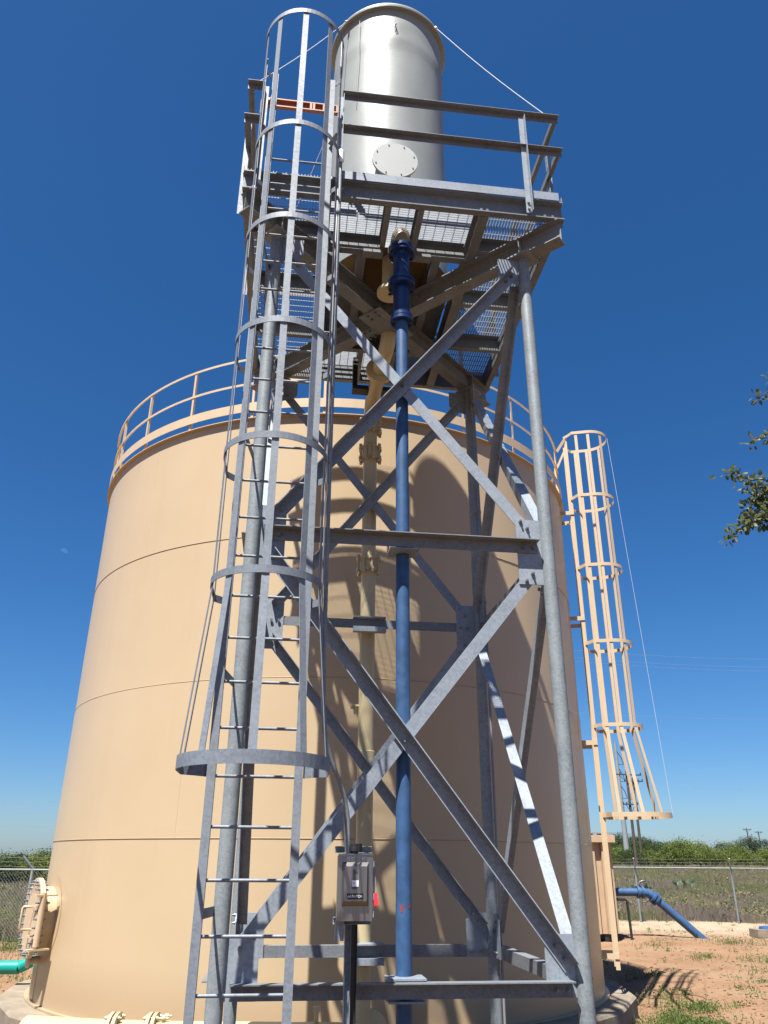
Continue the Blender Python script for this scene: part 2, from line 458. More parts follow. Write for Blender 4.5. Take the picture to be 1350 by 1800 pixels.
for i in range(4):                      # upright plate joints, staggered from course to course
    for k in range(4):
        a = R(31 + 37 * i + 90 * k)
        m = MB(); m.tube([(cos(a) * (TR + 0.002), sin(a) * (TR + 0.002), lv[i] + 0.01), (cos(a) * (TR + 0.002), sin(a) * (TR + 0.002), lv[i + 1] - 0.01)], 0.0035, 5)
        m.build('plate_joint', 'tank_paint', tank)
m = MB(); m.lathe([(TR - 0.02, 0.139), (TR + 0.055, 0.139), (TR + 0.055, 0.16), (TR - 0.02, 0.16)], NS, caps=False); m.build('base_flange', 'tank_paint', tank)
m = MB(); m.lathe([(TR - 0.02, ZT), (TR + 0.062, ZT), (TR + 0.062, ZT + 0.012), (TR - 0.02, ZT + 0.012)], NS, caps=False); m.build('rim_angle', 'cream_paint', tank)
m = MB(); m.lathe([(TR - 0.01, ZT + 0.015), (0.05, ZT + 0.25)], 64, caps=False); m.build('roof', 'tank_paint', tank)
RR = TR + 0.03
LPHI = R(-12.0)                         # direction of the tank ladder
gap = R(4.6)
def ring_pts(r, z, n=140, g_=gap):
    a0, a1 = LPHI + g_, LPHI + 2 * pi - g_
    return [(cos(a0 + (a1 - a0) * k / n) * r, sin(a0 + (a1 - a0) * k / n) * r, z) for k in range(n + 1)]
m = MB(); pth = ring_pts(RR + 0.02, 7.79); m.strip(pth, 0.145, 0.006, [(V(p) * V((1, 1, 0))).normalized() for p in pth]); m.build('toe_board', 'cream_paint', tank)
for z in (8.205, 8.646):
    m = MB(); pth = ring_pts(RR, z)
    for i in range(len(pth) - 1):
        pass
    nr = [(V(p) * V((1, 1, 0))).normalized() for p in pth]
    m.strip(pth, 0.036, 0.006, nr)
    m.strip([V(p) - q * 0.032 + V((0, 0, 0.015)) for p, q in zip(pth, nr)], 0.006, 0.032, nr)
    m.build('guard_rail', 'cream_paint', tank)
NP = 24
for k in range(NP + 1):
    a = LPHI + gap + (2 * pi - 2 * gap) * k / NP
    m = MB(); e = V((cos(a), sin(a), 0)); t_ = V((-sin(a), cos(a), 0))
    m.prof(Lp(0.036, 0.036, 0.005), e * (RR - 0.003) + V((0, 0, ZT + 0.013)), e * (RR - 0.003) + V((0, 0, 8.665)), -e, t_)
    m.build('rail_post', 'cream_paint', tank)
# side manway
PM = R(213); nm = V((cos(PM), sin(PM), 0)); tm = V((-sin(PM), cos(PM), 0)); ZM = 1.12
mw = MB(); mw.lathe([(0.36, TR - 0.12), (0.36, TR + 0.16)], 40, (0, 0, ZM), nm, caps=False)
manway = mw.build('manway', 'tank_paint', tank)
m = MB()
for k in range(48):                       # reinforcing pad, follows the shell
    a, b2 = 2 * pi * k / 48, 2 * pi * (k + 1) / 48
    q = []
    for (rr, an) in ((0.36, a), (0.52, a), (0.52, b2), (0.36, b2)):
        s_ = sin(an) * rr; zz = ZM + cos(an) * rr; th_ = PM + s_ / TR
        q.append(V((cos(th_) * (TR + 0.004), sin(th_) * (TR + 0.004), max(zz, 0.3))))
    m.add(q, [(0, 1, 2, 3)], True)
m.build('pad_plate', 'tank_paint', manway, fix='weld')
m = MB(); m.lathe([(0.35, 0.155), (0.465, 0.155), (0.465, 0.18), (0.35, 0.18)], 48, nm * TR + V((0, 0, ZM)), nm, caps=False); m.build('flange', 'cream_paint', manway)
m = MB(); m.lathe([(0.465, 0.186), (0.465, 0.212)], 48, nm * TR + V((0, 0, ZM)), nm); m.build('cover', 'cream_paint', manway)
m = MB()
for k in range(28):
    a = 2 * pi * k / 28; c = nm * TR + V((0, 0, ZM)) + (tm * sin(a) + V((0, 0, cos(a)))) * 0.425
    m.tube([c + nm * 0.11, c + nm * 0.265], 0.011, 6)
    m.lathe([(0.018, 0.212), (0.018, 0.232)], 6, c, nm); m.lathe([(0.018, 0.135), (0.018, 0.155)], 6, c, nm)
m.build('bolt_ring', 'galv_bolt', manway)
m = MB(); c = nm * (TR + 0.212) + V((0, 0, ZM))
hp = [c + tm * 0.1 + V((0, 0, 0.13)), c + tm * 0.1 + nm * 0.13 + V((0, 0, 0.13)), c + tm * 0.1 + nm * 0.14 + V((0, 0, 0.11)), c + tm * 0.1 + nm * 0.14 + V((0, 0, -0.11)), c + tm * 0.1 + nm * 0.13 + V((0, 0, -0.13)), c + tm * 0.1 + V((0, 0, -0.13))]
m.tube(hp, 0.014, 8); m.build('handle', 'cream_paint', manway)
m = MB(); c = nm * (TR + 0.2) + tm * 0.485 + V((0, 0, ZM))
m.tube([c + V((0, 0, -0.3)), c + V((0, 0, 0.3))], 0.036, 10)
for z in (-0.33, 0.27): m.bar(c + V((0, 0, z)) - nm * 0.16 - tm * 0.05, c + V((0, 0, z)) + nm * 0.1, 0.1, 0.02)
for z in (-0.2, 0.14): m.bar(c + V((0, 0, z)), c + V((0, 0, z)) + nm * 0.06 - tm * 0.3, 0.025, 0.025)
m.build('hinge_davit', 'cream_paint', manway)
# small drain nozzle low on the shell beside the manway
PD = R(211); nd = V((cos(PD), sin(PD), 0))
m = MB(); m.lathe([(0.045, TR - 0.05), (0.045, TR + 0.12), (0.085, TR + 0.12), (0.085, TR + 0.15)], 20, (0, 0, 0.62), nd); m.build('drain_nozzle', 'cream_paint', tank)

# ------------------------------------------------------------------ ladder and cage on the tank
el = V((cos(LPHI), sin(LPHI), 0)); tl = V((-sin(LPHI), cos(LPHI), 0))
tlad = thing('tank_ladder', 'tan caged ladder on the far right side of the round tank', 'ladder', TK + el * (TR + 0.20))
def LT(r, t, z): return el * r + tl * t + V((0, 0, z))
for s in (-1, 1):
    m = MB(); m.bar(LT(0, 0.215 * s, 0.44), LT(0, 0.215 * s, 9.02), 0.012, 0.06, up=el); m.build('side_rail', 'cream_paint', tlad)
z = 0.57
while z < 7.8:
    m = MB(); m.tube([LT(0, -0.213, z), LT(0, 0.213, z)], 0.011, 8); m.build('rung', 'cream_paint', tlad); z += 0.305
for z in (0.61, 3.53, 5.54, 7.47):
    for s in (-1, 1):
        m = MB(); m.bar(LT(-0.205, 0.23 * s, z), LT(0.03, 0.23 * s, z), 0.01, 0.07); m.build('standoff', 'cream_paint', tlad)
def cage_path(hw, rad, dep, n=24, jog=0.06):
    """plan path (outward, sideways) of a cage hoop from one rail round to the other"""
    c = dep - rad
    p = [(0.0, -hw), (0.05, -hw - jog * 0.7), (0.12, -rad), (c, -rad)]
    p += [(c + rad * sin(pi * k / n), -rad * cos(pi * k / n)) for k in range(1, n)]
    p += [(c, rad), (0.12, rad), (0.05, hw + jog * 0.7), (0.0, hw)]
    return p
def path_normals(p):
    out = []
    for i in range(len(p)):
        a, b = V(p[max(i - 1, 0)]), V(p[min(i + 1, len(p) - 1)]); d = (b - a).normalized()
        out.append((d.y, -d.x) if False else (-d.y * -1, d.x * -1))
    return out
for z, hw, rad, dep in ((9.0, .225, .365, .755), (7.74, .225, .365, .755), (6.43, .225, .365, .755), (5.11, .225, .365, .755), (3.78, .225, .365, .755), (2.47, .225, .46, 1.02)):
    p2 = cage_path(hw, rad, dep); n2 = path_normals(p2)
    m = MB(); m.strip([LT(a, b, z) for a, b in p2], 0.055 if z > 3 else 0.065, 0.006, [(el * a + tl * b).normalized() for a, b in n2]); m.build('cage_hoop', 'cream_paint', tlad)
for ang in (-100, -88, -50, 50, 88, 100):
    a = R(ang)
    top = (0.39 + 0.359 * cos(a), 0.359 * sin(a)); bot = (0.56 + 0.454 * cos(a), 0.454 * sin(a))
    if abs(ang) == 100: top = (0.19, math.copysign(0.359, ang)); bot = (0.24, math.copysign(0.454, ang)); a = math.copysign(pi / 2, ang)
    nn = (el * cos(a) + tl * sin(a)); tt = (-el * sin(a) + tl * cos(a))
    m = MB(); m.prof([(-.025, -.0025), (.025, -.0025), (.025, .0025), (-.025, .0025)], LT(*top, 3.78), LT(*top, 9.02), tt, nn)
    m.prof([(-.025, -.0025), (.025, -.0025), (.025, .0025), (-.025, .0025)], LT(*bot, 2.44), LT(*top, 3.7795), tt, nn)
    m.build('cage_strip', 'cream_paint', tlad)
for s in (-1, 1):
    m = MB(); m.bar(LT(-0.17, 0.335 * s, 8.66), LT(0.0, 0.225 * s, 8.97), 0.006, 0.05); m.build('rail_link', 'cream_paint', tlad)
rope = MB(); pts = [LT(0.765 + 0.26 * t, -0.08, 8.98 - 6.5 * t) + TK + el * (TR + 0.20) for t in [k / 12 for k in range(13)]]
rope.tube(pts, 0.003, 5); tag(rope.build('guide_rope', 'rope_white'), 'thin white rope hanging outside the tan ladder cage', 'rope')

# ------------------------------------------------------------------ galvanised support tower
tower = thing('support_tower', 'galvanised steel tower with crossed braces and railed grating platform', 'tower', (TCX, TCY, 0), TH)
HS = 1.22
ZL1, ZL2, ZTOP = 1.087, 4.249, 7.295
for i, (sx, sy) in enumerate(((-1, -1), (1, -1), (1, 1), (-1, 1))):
    m = MB(); m.tube([(sx * HS, sy * HS, -0.05), (sx * HS, sy * HS, ZTOP)], 0.057, 24); lg = m.build('leg', 'galv_pipe', tower)
    m = MB(); m.box((sx * HS, sy * HS, 0.06), (0.32, 0.32, 0.025)); m.build('base_plate', 'galv', lg)
    m = MB(); q = V((-sx, sy, 0)).normalized(); M4 = Matrix.Rotation(pi / 4, 3, 'Z'); m.box((sx * HS, sy * HS, ZTOP + 0.006), (0.24, 0.24, 0.016), M4); m.build('cap_plate', 'galv', lg)
FACES = [(V((0, -1, 0)), V((1, 0, 0))), (V((1, 0, 0)), V((0, 1, 0))), (V((0, 1, 0)), V((-1, 0, 0))), (V((-1, 0, 0)), V((0, -1, 0)))]
GT = 0.006
def brace(nrm, e, p0, p1, outer, fw=0.092):
    a = e * p0[0] + V((0, 0, p0[1])); b = e * p1[0] + V((0, 0, p1[1]))
    d = (b - a).normalized(); w = nrm.cross(d); w = w if w.z > 0 else -w
    off = nrm * (HS + (GT if outer else -GT))
    m = MB(); m.prof(Lp(fw, 0.10, 0.008), a + off + w * 0.05, b + off + w * 0.05, nrm if outer else -nrm, w)
    return m.build('brace', 'galv', tower)
def bolt(m, c, n, head=True):
    m.lathe([(0.0165, 0.0), (0.0165, 0.014)], 6, c, n)
    m.lathe([(0.009, 0.014), (0.009, 0.034)], 6, c, n)
    m.lathe([(0.0165, 0.0), (0.0165, 0.013)], 6, c - n * 0.03, -n)
for nrm, e in FACES:
    def P(ee, z, o): return e * ee + V((0, 0, z)) + nrm * (HS + o)
    brace(nrm, e, (1.12, 7.11), (-1.08, 4.31), True)       # upper pair
    brace(nrm, e, (-1.09, 7.08), (1.06, 4.36), False)
    brace(nrm, e, (1.10, 4.0), (-1.12, 1.24), False)       # lower pair
    brace(nrm, e, (-1.07, 4.03), (1.13, 1.16), True, 0.046 if nrm.x < -0.5 else 0.092)
    for z in (ZL2, ZL1):
        m = MB(); m.prof(Lp(0.092, 0.10, 0.008), P(-1.13, z, GT), P(1.13, z, GT), nrm, V((0, 0, 1))); m.build('strut', 'galv_beam', tower)
    # the bolts where the pairs cross
    m = MB(); bolt(m, P(-0.005, 5.70, GT + 0.008), nrm); bolt(m, P(0.0, 2.61, GT + 0.008), nrm); m.build('crossing_bolts', 'galv_bolt', tower)
    for s in (-1, 1):
        # (z bottom, z top)
        for (za, zb, kind) in ((7.03, 7.288, 't'), (3.88, 4.455, 'm'), (0.985, 1.36, 'b')):
            i0, i1 = s * 1.165, s * 0.96
            m = MB()
            if kind == 'b':
                pts = [(i0, za), (i1, za), (i1, zb - 0.06), (i1 + s * 0.07, zb), (i0, zb)]
            elif kind == 't':
                pts = [(i0, za - 0.05), (i1 + s * 0.05, za), (i1, za + 0.05), (i1, zb), (i0, zb)]
            else:
                pts = [(i0, za), (i1, za), (i1, zb), (i0, zb)]
            m.prof([(x, z) for x, z in pts], nrm * (HS - GT + 0.0005), nrm * (HS + GT - 0.0005), e, V((0, 0, 1)))
            gp = m.build('gusset_plate', 'galv', tower)
            m = MB()
            if kind == 't':
                if s > 0:
                    for t_ in (0.06, 0.15): bolt(m, P(1.12 - t_ * 0.618, 7.11 - t_ * 0.787 + 0.005, GT + 0.008), nrm)
                else:
                    for t_ in (0.06, 0.14): bolt(m, P(-1.09 + t_ * 0.62, 7.08 - t_ * 0.784, GT), nrm)
            elif kind == 'm':
                for x in (1.01, 1.09): bolt(m, P(s * x, ZL2 - 0.055, GT + 0.008), nrm)
                if s > 0:
                    bolt(m, P(1.0, 4.44 - 0.005, GT), nrm); bolt(m, P(1.055, 4.372, GT), nrm)
                    bolt(m, P(1.02, 3.905, GT), nrm); bolt(m, P(1.075, 3.97, GT), nrm)
                else:
                    bolt(m, P(-1.0, 4.415, GT + 0.008), nrm); bolt(m, P(-1.06, 4.337, GT + 0.008), nrm)
                    bolt(m, P(-0.99, 3.925, GT + 0.008), nrm); bolt(m, P(-1.045, 3.997, GT + 0.008), nrm)
            else:
                for x in (1.02, 1.10): bolt(m, P(s * x, ZL1 - 0.055, GT + 0.008), nrm)
                if s > 0:
                    bolt(m, P(1.03, 1.29, GT + 0.008), nrm); bolt(m, P(1.09, 1.212, GT + 0.008), nrm)
                else:
                    bolt(m, P(-1.03, 1.352, GT), nrm); bolt(m, P(-1.085, 1.283, GT), nrm)
            m.build('bolts', 'galv_bolt', gp)
# crossed I-beams over the legs
ZB0, ZB1 = 7.31, 7.55
q1, q2 = V((1, -1, 0)).normalized(), V((1, 1, 0)).normalized()
L2 = 1.525 * sqrt(2)
def ibeam(p0, p1, w, h, name, mat='galv_beam', parent=None):
    p0, p1 = V(p0), V(p1); d = (p1 - p0).normalized(); xa = d.cross(V((0, 0, 1))).normalized()
    m = MB(); m.prof(Ip(w, h, 0.009, 0.013), p0, p1, xa, V((0, 0, 1))); return m.build(name, mat, parent or tower)
ib = [ibeam(q1 * L2 + V((0, 0, ZB0)), -q1 * L2 + V((0, 0, ZB0)), 0.14, ZB1 - ZB0, 'cross_beam'),
      ibeam(q2 * L2 + V((0, 0, ZB0)), q2 * 0.075 + V((0, 0, ZB0)), 0.14, ZB1 - ZB0, 'cross_beam'),
      ibeam(-q2 * 0.075 + V((0, 0, ZB0)), -q2 * L2 + V((0, 0, ZB0)), 0.14, ZB1 - ZB0, 'cross_beam')]
for b_, (sx, sy) in ((ib[0], (1, -1)), (ib[0], (-1, 1)), (ib[1], (1, 1)), (ib[2], (-1, -1))):
    d = V((sx, sy, 0)).normalized(); s_ = d.cross(V((0, 0, 1)))
    m = MB()
    for k in (-1, 1): m.box(V((sx * HS, sy * HS, (ZB0 + ZB1) / 2)) + s_ * k * 0.037, (0.009, 0.062, ZB1 - ZB0 - 0.03), Matrix.Rotation(math.atan2(d.y, d.x), 3, 'Z'))
    m.build('stiffener', 'galv_beam', b_)
m = MB(); M4 = Matrix.Rotation(pi / 4, 3, 'Z'); m.box((0, 0, ZB0 - 0.008), (0.62, 0.30, 0.012), M4)
cp = m.build('splice_plate', 'galv_beam', tower)
m = MB()
for u in (-0.27, -0.2, 0.2, 0.27):
    for w in (-0.05, 0.05):
        for A, B in ((q1, q2), (q2, q1)):
            m.lathe([(0.016, 0), (0.016, 0.02)], 6, A * u + B * w + V((0, 0, ZB0 - 0.014)), (0, 0, -1))
m.build('bolts', 'galv_bolt', cp)
# platform frame
ZC0, ZC1 = 7.553, 7.775
PE = 1.56
for k, (nrm, e) in enumerate(FACES):
    ext = PE if k in (0, 2) else 1.488
    m = MB(); m.prof(Cp(0.068, ZC1 - ZC0, 0.008, 0.012), e * -ext + nrm * 1.495 + V((0, 0, ZC0)), e * ext + nrm * 1.495 + V((0, 0, ZC0)), nrm, V((0, 0, 1)))
    ch = m.build('edge_channel', 'galv_beam', tower)
    m = MB()
    for x in (-1.46, -1.38, -0.8, -0.74, 0.74, 0.8, 1.38, 1.46):
        m.lathe([(0.016, 0), (0.016, 0.014)], 6, e * x + nrm * 1.503 + V((0, 0, ZC0 + 0.07)), nrm)
    m.build('bolts', 'galv_bolt', ch)
for a in (-0.77, 0.77):
    ibeam((a, -1.49, ZC0), (a, 1.49, ZC0), 0.10, ZC1 - ZC0 - 0.002, 'joist')
for b0, b1, a in ((-0.812, 0.812, -0.36), (-0.812, 0.812, 0.42), (-0.812, 0.812, 0.04), (-1.49, -0.885, -0.165), (-1.49, -0.885, 0.155), (0.885, 1.49, -0.2), (0.885, 1.49, 0.2)):
    ibeam((a, b0, ZC0), (a, b1, ZC0), 0.085 if b0 == -0.812 else 0.055, ZC1 - ZC0 - 0.003, 'joist')
for a0, a1, b in ((-0.715, -0.14, -0.85), (0.13, 0.715, -0.85), (-0.715, 0.715, 0.85)):
    ibeam((a0, b, ZC0), (a1, b, ZC0), 0.07, ZC1 - ZC0 - 0.003, 'header_beam')
for s in (-1, 1):
    for b in (-0.94, -0.13, 0.68):
        m = MB(); m.prof(Cp(0.06, ZC1 - ZC0 - 0.003, 0.008, 0.012), (s * 0.822, b, ZC0), (s * 1.488, b, ZC0), (0, -1, 0), (0, 0, 1)); m.build('joist', 'galv_beam', tower)
for s in (-1, 1):                       # clip angles where the pipe passes the front header
    m = MB(); m.box((s * 0.25 - 0.005, -0.9, ZC0 - 0.035), (0.2, 0.09, 0.065)); m.build('pipe_clip', 'galv_beam', tower)
m = MB(); m.box((0, 0.40, ZC1 + 0.0005), (1.40, 0.80, 0.006)); m.build('deck_plate', 'galv_beam', tower)
# gratings
def grating(a0, a1, b0, b1, along):
    m = MB(); zt, hb = 7.806, 0.028
    if along == 'a':
        n = int((b1 - b0) / 0.030)
        for i in range(n + 1): m.box(((a0 + a1) / 2, b0 + i * 0.030, zt - hb / 2), (a1 - a0, 0.0048, hb))
        n = int((a1 - a0) / 0.1016)
        for i in range(n + 1): m.box((a0 + 0.02 + i * 0.1016, (b0 + b1) / 2, zt - 0.004), (0.006, b1 - b0, 0.0065))
    else:
        n = int((a1 - a0) / 0.030)
        for i in range(n + 1): m.box((a0 + i * 0.030, (b0 + b1) / 2, zt - hb / 2), (0.0048, b1 - b0, hb))
        n = int((b1 - b0) / 0.1016)
        for i in range(n + 1): m.box(((a0 + a1) / 2, b0 + 0.02 + i * 0.1016, zt - 0.004), (a1 - a0, 0.006, 0.0065))
    o = m.build('grating_panel', 'galv_grating', tower); o['kind'] = 'stuff'
grating(-0.765, 0.765, -1.555, -0.80, 'a'); grating(-0.765, 0.765, 0.80, 1.555, 'a')
grating(-1.555, -0.775, -1.55, 1.55, 'b'); grating(0.775, 1.555, -1.55, 1.55, 'b')
# toe plates, guard rails, posts
for k, (nrm, e) in enumerate(FACES):
    m = MB(); lo, hi = (-0.66, 1.52) if k == 0 else (-1.52, 1.52)
    m.prof([(0, 0), (0.006, 0), (0.006, 0.10), (0, 0.10)], e * lo + nrm * 1.566 + V((0, 0, 7.782)), e * hi + nrm * 1.566 + V((0, 0, 7.782)), nrm, V((0, 0, 1)))
    m.build('toe_plate', 'galv', tower)
    for z in (8.955, 8.475):
        spans = [(-0.655, 1.61), (-1.61, -1.44)] if k == 0 else [(-1.525, 1.61)] if k < 3 else [(-1.535, 1.535)]
        for lo, hi in spans:
            m = MB(); m.prof(Lp(0.064, 0.064, 0.006), e * lo + nrm * 1.548 + V((0, 0, z)), e * hi + nrm * 1.548 + V((0, 0, z)), nrm, V((0, 0, 1)))
            m.build('guard_rail', 'galv_beam', tower)
    for x in ((-0.64, 1.23) if k == 0 else (-1.2, 0.0, 1.2)):
        m = MB(); m.prof(Lp(0.055, 0.055, 0.006), e * x + nrm * 1.574 + V((0, 0, 7.575)), e * x + nrm * 1.574 + V((0, 0, 8.885)), nrm, e)
        for z in (7.62, 7.70): m.lathe([(0.014, 0), (0.014, 0.02)], 6, e * (x - 0.028) + nrm * 1.581 + V((0, 0, z)), nrm)
        m.build('rail_post', 'galv', tower)
m = MB(); m.prof(Lp(0.055, 0.055, 0.006), (-1.45, -1.6, 7.575), (-1.45, -1.6, 8.885), (0, -1, 0), (-1, 0, 0)); m.build('rail_post', 'galv', tower)
# pipe supports on the struts and the hanger behind
for z in (ZL1, ZL2):
    m = MB(); m.box((0.01, -1.15, z + 0.012), (0.26, 0.22, 0.012)); m.box((0.01, -1.15, z - 0.118), (0.24, 0.2, 0.012)); m.box((-0.118, -1.16, z - 0.055), (0.01, 0.09, 0.115)); m.build('pipe_support', 'galv', tower)
for z in (ZL1, ZL2):
    m = MB(); m.box((-0.02, 1.30, z + 0.008), (0.36, 0.32, 0.012)); m.box((-0.02, 1.17, z - 0.13), (0.36, 0.08, 0.055)); m.build('pipe_support', 'galv', tower)
m = MB()
m.box((-0.26, 1.06, 7.36), (0.06, 0.10, 0.42)); m.box((0.30, 1.06, 7.36), (0.06, 0.10, 0.42)); m.box((0.02, 1.06, 7.125), (0.62, 0.14, 0.055)); m.build('pipe_hanger', 'black_steel', tower)

# ------------------------------------------------------------------ orange safety gate across the ladder opening
m = MB()
GA0, GA1, GB = -1.40, -0.70, -1.515
fr = 0.012
m.box(((GA0 + GA1) / 2, GB, 8.745), (GA1 - GA0, 0.014, 0.098))
for z in (8.697, 8.793): m.box(((GA0 + GA1) / 2, GB - 0.022, z), (GA1 - GA0, 0.03, 0.014))
for x in (GA0 + 0.007, GA0 + 0.30, GA0 + 0.335, GA0 + 0.43, GA0 + 0.46, GA0 + 0.56, GA0 + 0.59, GA1 - 0.007): m.box((x, GB - 0.0225, 8.745), (0.022, 0.0285, 0.084))
gate = thing('safety_gate', 'orange slotted safety bar closing the ladder opening on the platform', 'safety gate', (TCX, TCY, 0), TH)
m.build('gate_bar', 'orange_plastic', gate)
m = MB(); m.box((GA0 - 0.04, GB, 8.71), (0.06, 0.05, 0.25)); m.build('hinge_block', 'orange_plastic', gate)

# ------------------------------------------------------------------ caged access ladder
lad = thing('access_ladder', 'galvanised caged ladder rising to the tower platform', 'ladder', (TCX, TCY, 0), TH)
LA, LB, LW = -1.05, -1.70, 0.256
for s in (-1, 1):
    x = LA + s * LW
    m = MB(); m.prof([(-0.003 * s, 0), (s * 0.052, 0), (s * 0.052, 0.007), (s * 0.004, 0.007), (s * 0.004, 0.052), (-0.003 * s, 0.052)], (x, LB - 0.026, 0.03), (x, LB - 0.026, 8.93), (1, 0, 0), (0, 1, 0)); m.build('side_rail', 'galv_ladder', lad)
for k in range(-3, 23):
    z = 1.082 + 0.305 * k
    m = MB(); m.tube([(LA - LW + 0.002, LB, z), (LA + LW - 0.002, LB, z)], 0.0105, 8); m.build('rung', 'galv_ladder', lad)
for z, rad, dep, hh in ((8.90, .365, .71, .052), (7.46, .365, .71, .052), (6.43, .365, .71, .052), (5.42, .365, .71, .052), (4.45, .365, .71, .052), (3.48, .365, .71, .052), (2.335, .458, .80, .078)):
    p2 = cage_path(LW + 0.055, rad, dep, 28, 0.07)
    pts = [(LA + b, LB - a, z) for a, b in p2]
    n2 = path_normals(p2)
    m = MB(); m.strip(pts, hh, 0.006, [V((b, -a, 0)).normalized() for a, b in n2]); m.build('cage_hoop', 'galv_ladder', lad)
for ang in (-112, -76, -40, 0, 40, 76, 112):
    a = R(ang)
    def pos(rad, c):
        if abs(ang) > 90: return (0.16, rad * (1 if ang > 0 else -1))
        return (c + rad * cos(a), rad * sin(a))
    t0 = pos(0.362, 0.345); b0 = pos(0.455, 0.342)
    a2 = a if abs(ang) <= 90 else (pi / 2 if ang > 0 else -pi / 2)
    nn = V((sin(a2), -cos(a2), 0)); tt = V((cos(a2), sin(a2), 0))
    pr = [(-.025, -.006), (.025, -.006), (.025, -.001), (-.025, -.001)]
    tp = lambda q, z: V((LA + q[1], LB - q[0], z))
    m = MB(); m.prof(pr, tp(t0, 3.46), tp(t0, 8.92), tt, nn); m.prof(pr, tp(b0, 2.345), tp(t0, 3.4595), tt, nn); m.build('cage_strip', 'galv_ladder', lad)
for z in (1.5, 3.0, 4.9, 6.9):
    m = MB(); m.bar((LA - LW - 0.03, LB + 0.02, z), (-1.27, -1.225, z), 0.008, 0.06); m.build('standoff', 'galv_ladder', lad)
for s in (-1, 1):
    m = MB(); x = LA + s * (LW + 0.03); m.bar((x, LB + 0.02, 7.66), (x, -1.57, 7.66), 0.008, 0.075); m.build('standoff', 'galv_ladder', lad)
    m = MB(); m.bar((LA + s * (LW + 0.03), LB - 0.03, 8.02), (LA + s * 0.355, LB - 0.14, 8.05), 0.05, 0.006); m.build('cage_tab', 'galv_ladder', lad)

# ------------------------------------------------------------------ aerator vessel on the platform
ves = thing('aerator_vessel', 'tall pale grey fibreglass cylinder standing on the tower platform', 'vessel', (TCX, TCY, 7.552), TH)
m = MB(); prof = [(0.715, 0.232)]
for k in range(1, 41):
    z = 0.232 + 3.918 * k / 40; bulge = 0.012 * math.exp(-((z - 3.60) / 0.10) ** 2)
    prof.append((0.715 + bulge, z))
NV = 96; vs_ = []
for r_, z in prof:
    for k in range(NV):
        a = 2 * pi * k / NV; w = 0.0045 * noise.noise(V((cos(a) * 3, sin(a) * 3, z * 1.6)))
        dent = 0.02 * math.exp(-(((a - R(272)) / 0.16) ** 2)) * (math.exp(-((z - 3.84) / 0.07) ** 2) + math.exp(-((z - 3.62) / 0.06) ** 2))
        vs_.append((cos(a) * (r_ + w + dent), sin(a) * (r_ + w + dent), z))
fs = [(j * NV + k, j * NV + (k + 1) % NV, (j + 1) * NV + (k + 1) % NV, (j + 1) * NV + k) for j in range(40) for k in range(NV)]
m.add(vs_, fs, True); m.build('vessel_body', 'frp', ves)
m = MB(); m.lathe([(0.712, 0.2325), (0.0005, 0.232)], 64, caps=False); m.build('vessel_bottom', 'frp_amber', ves)
m = MB(); m.lathe([(0.70, 4.15), (0.768, 4.15), (0.772, 4.175), (0.768, 4.20), (0.70, 4.20)], 72, caps=False); m.build('top_flange', 'frp', ves)
m = MB(); m.lathe([(0.760, 4.202), (0.755, 4.225), (0.5, 4.32), (0.22, 4.36), (0.2, 4.36), (0.2, 4.43), (0.001, 4.45)], 64, caps=False); m.build('lid', 'frp', ves)
nz = MB(); nz.lathe([(0.20, -0.03), (0.20, 0.235)], 32, (-0.03, -0.68, 1.28), (0, -1, 0), caps=False); noz = nz.build('hand_hole', 'frp', ves)
m = MB(); m.lathe([(0.20, 0.225), (0.252, 0.225), (0.252, 0.25), (0.0005, 0.25)], 40, (-0.03, -0.68, 1.28), (0, -1, 0), caps=False); m.build('cover', 'frp_cover', noz)
m = MB()
for k in range(8):
    a = 2 * pi * (k + 0.4) / 8; m.lathe([(0.007, 0), (0.007, 0.008)], 6, (-0.03 + 0.222 * cos(a), -0.93, 1.28 + 0.222 * sin(a)), (0, -1, 0))
m.build('bolts', 'black_steel', noz)
m = MB(); m.tube([(-0.005, -0.73, 3.86), (-0.005, -0.775, 3.855), (0.003, -0.78, 3.80), (-0.004, -0.765, 3.74), (-0.014, -0.755, 3.79), (-0.006, -0.75, 3.85)], 0.006, 6); m.build('lifting_eye', 'galv_bolt', ves)
wires = [((0.545, -0.56, 4.15), (1.50, -1.57, 1.41)), ((-0.60, -0.49, 4.15), (-1.58, -1.53, 1.41)), ((0.55, 0.55, 4.15), (1.55, 1.56, 1.41)), ((-0.55, 0.55, 4.15), (-1.55, 1.56, 1.41))]
wl_ = ['pale guy wire from the vessel rim to the right front rail corner', 'thin guy wire from the vessel rim to the rail behind the ladder cage', 'guy wire from the vessel rim to the right rear rail corner', 'guy wire from the vessel rim to the left rear rail corner']
for (p0, p1), lb in zip(wires, wl_):
    w0 = TW(p0[0], p0[1], p0[2] + 7.552); w1 = TW(p1[0], p1[1], p1[2] + 7.552)
    m = MB(); m.tube([w0 + (w1 - w0) * (k / 8) - V((0, 0, 0.05 * sin(pi * k / 8))) for k in range(9)], 0.0045, 6)
    m.lathe([(0.018, 0), (0.018, 0.05)], 8, w0, w1 - w0)
    o = m.build('guy_wire', 'rope_white'); tag(o, lb, 'wire', 'guy wires of the vessel')
m = MB(); m.tube([TW(-0.44, -0.60, 11.58), TW(-0.455, -0.63, 11.0), TW(-0.47, -0.60, 10.1)], 0.004, 5)
tag(m.build('hanging_wire', 'cable_grey'), 'thin wire hanging down the left of the grey vessel', 'wire')

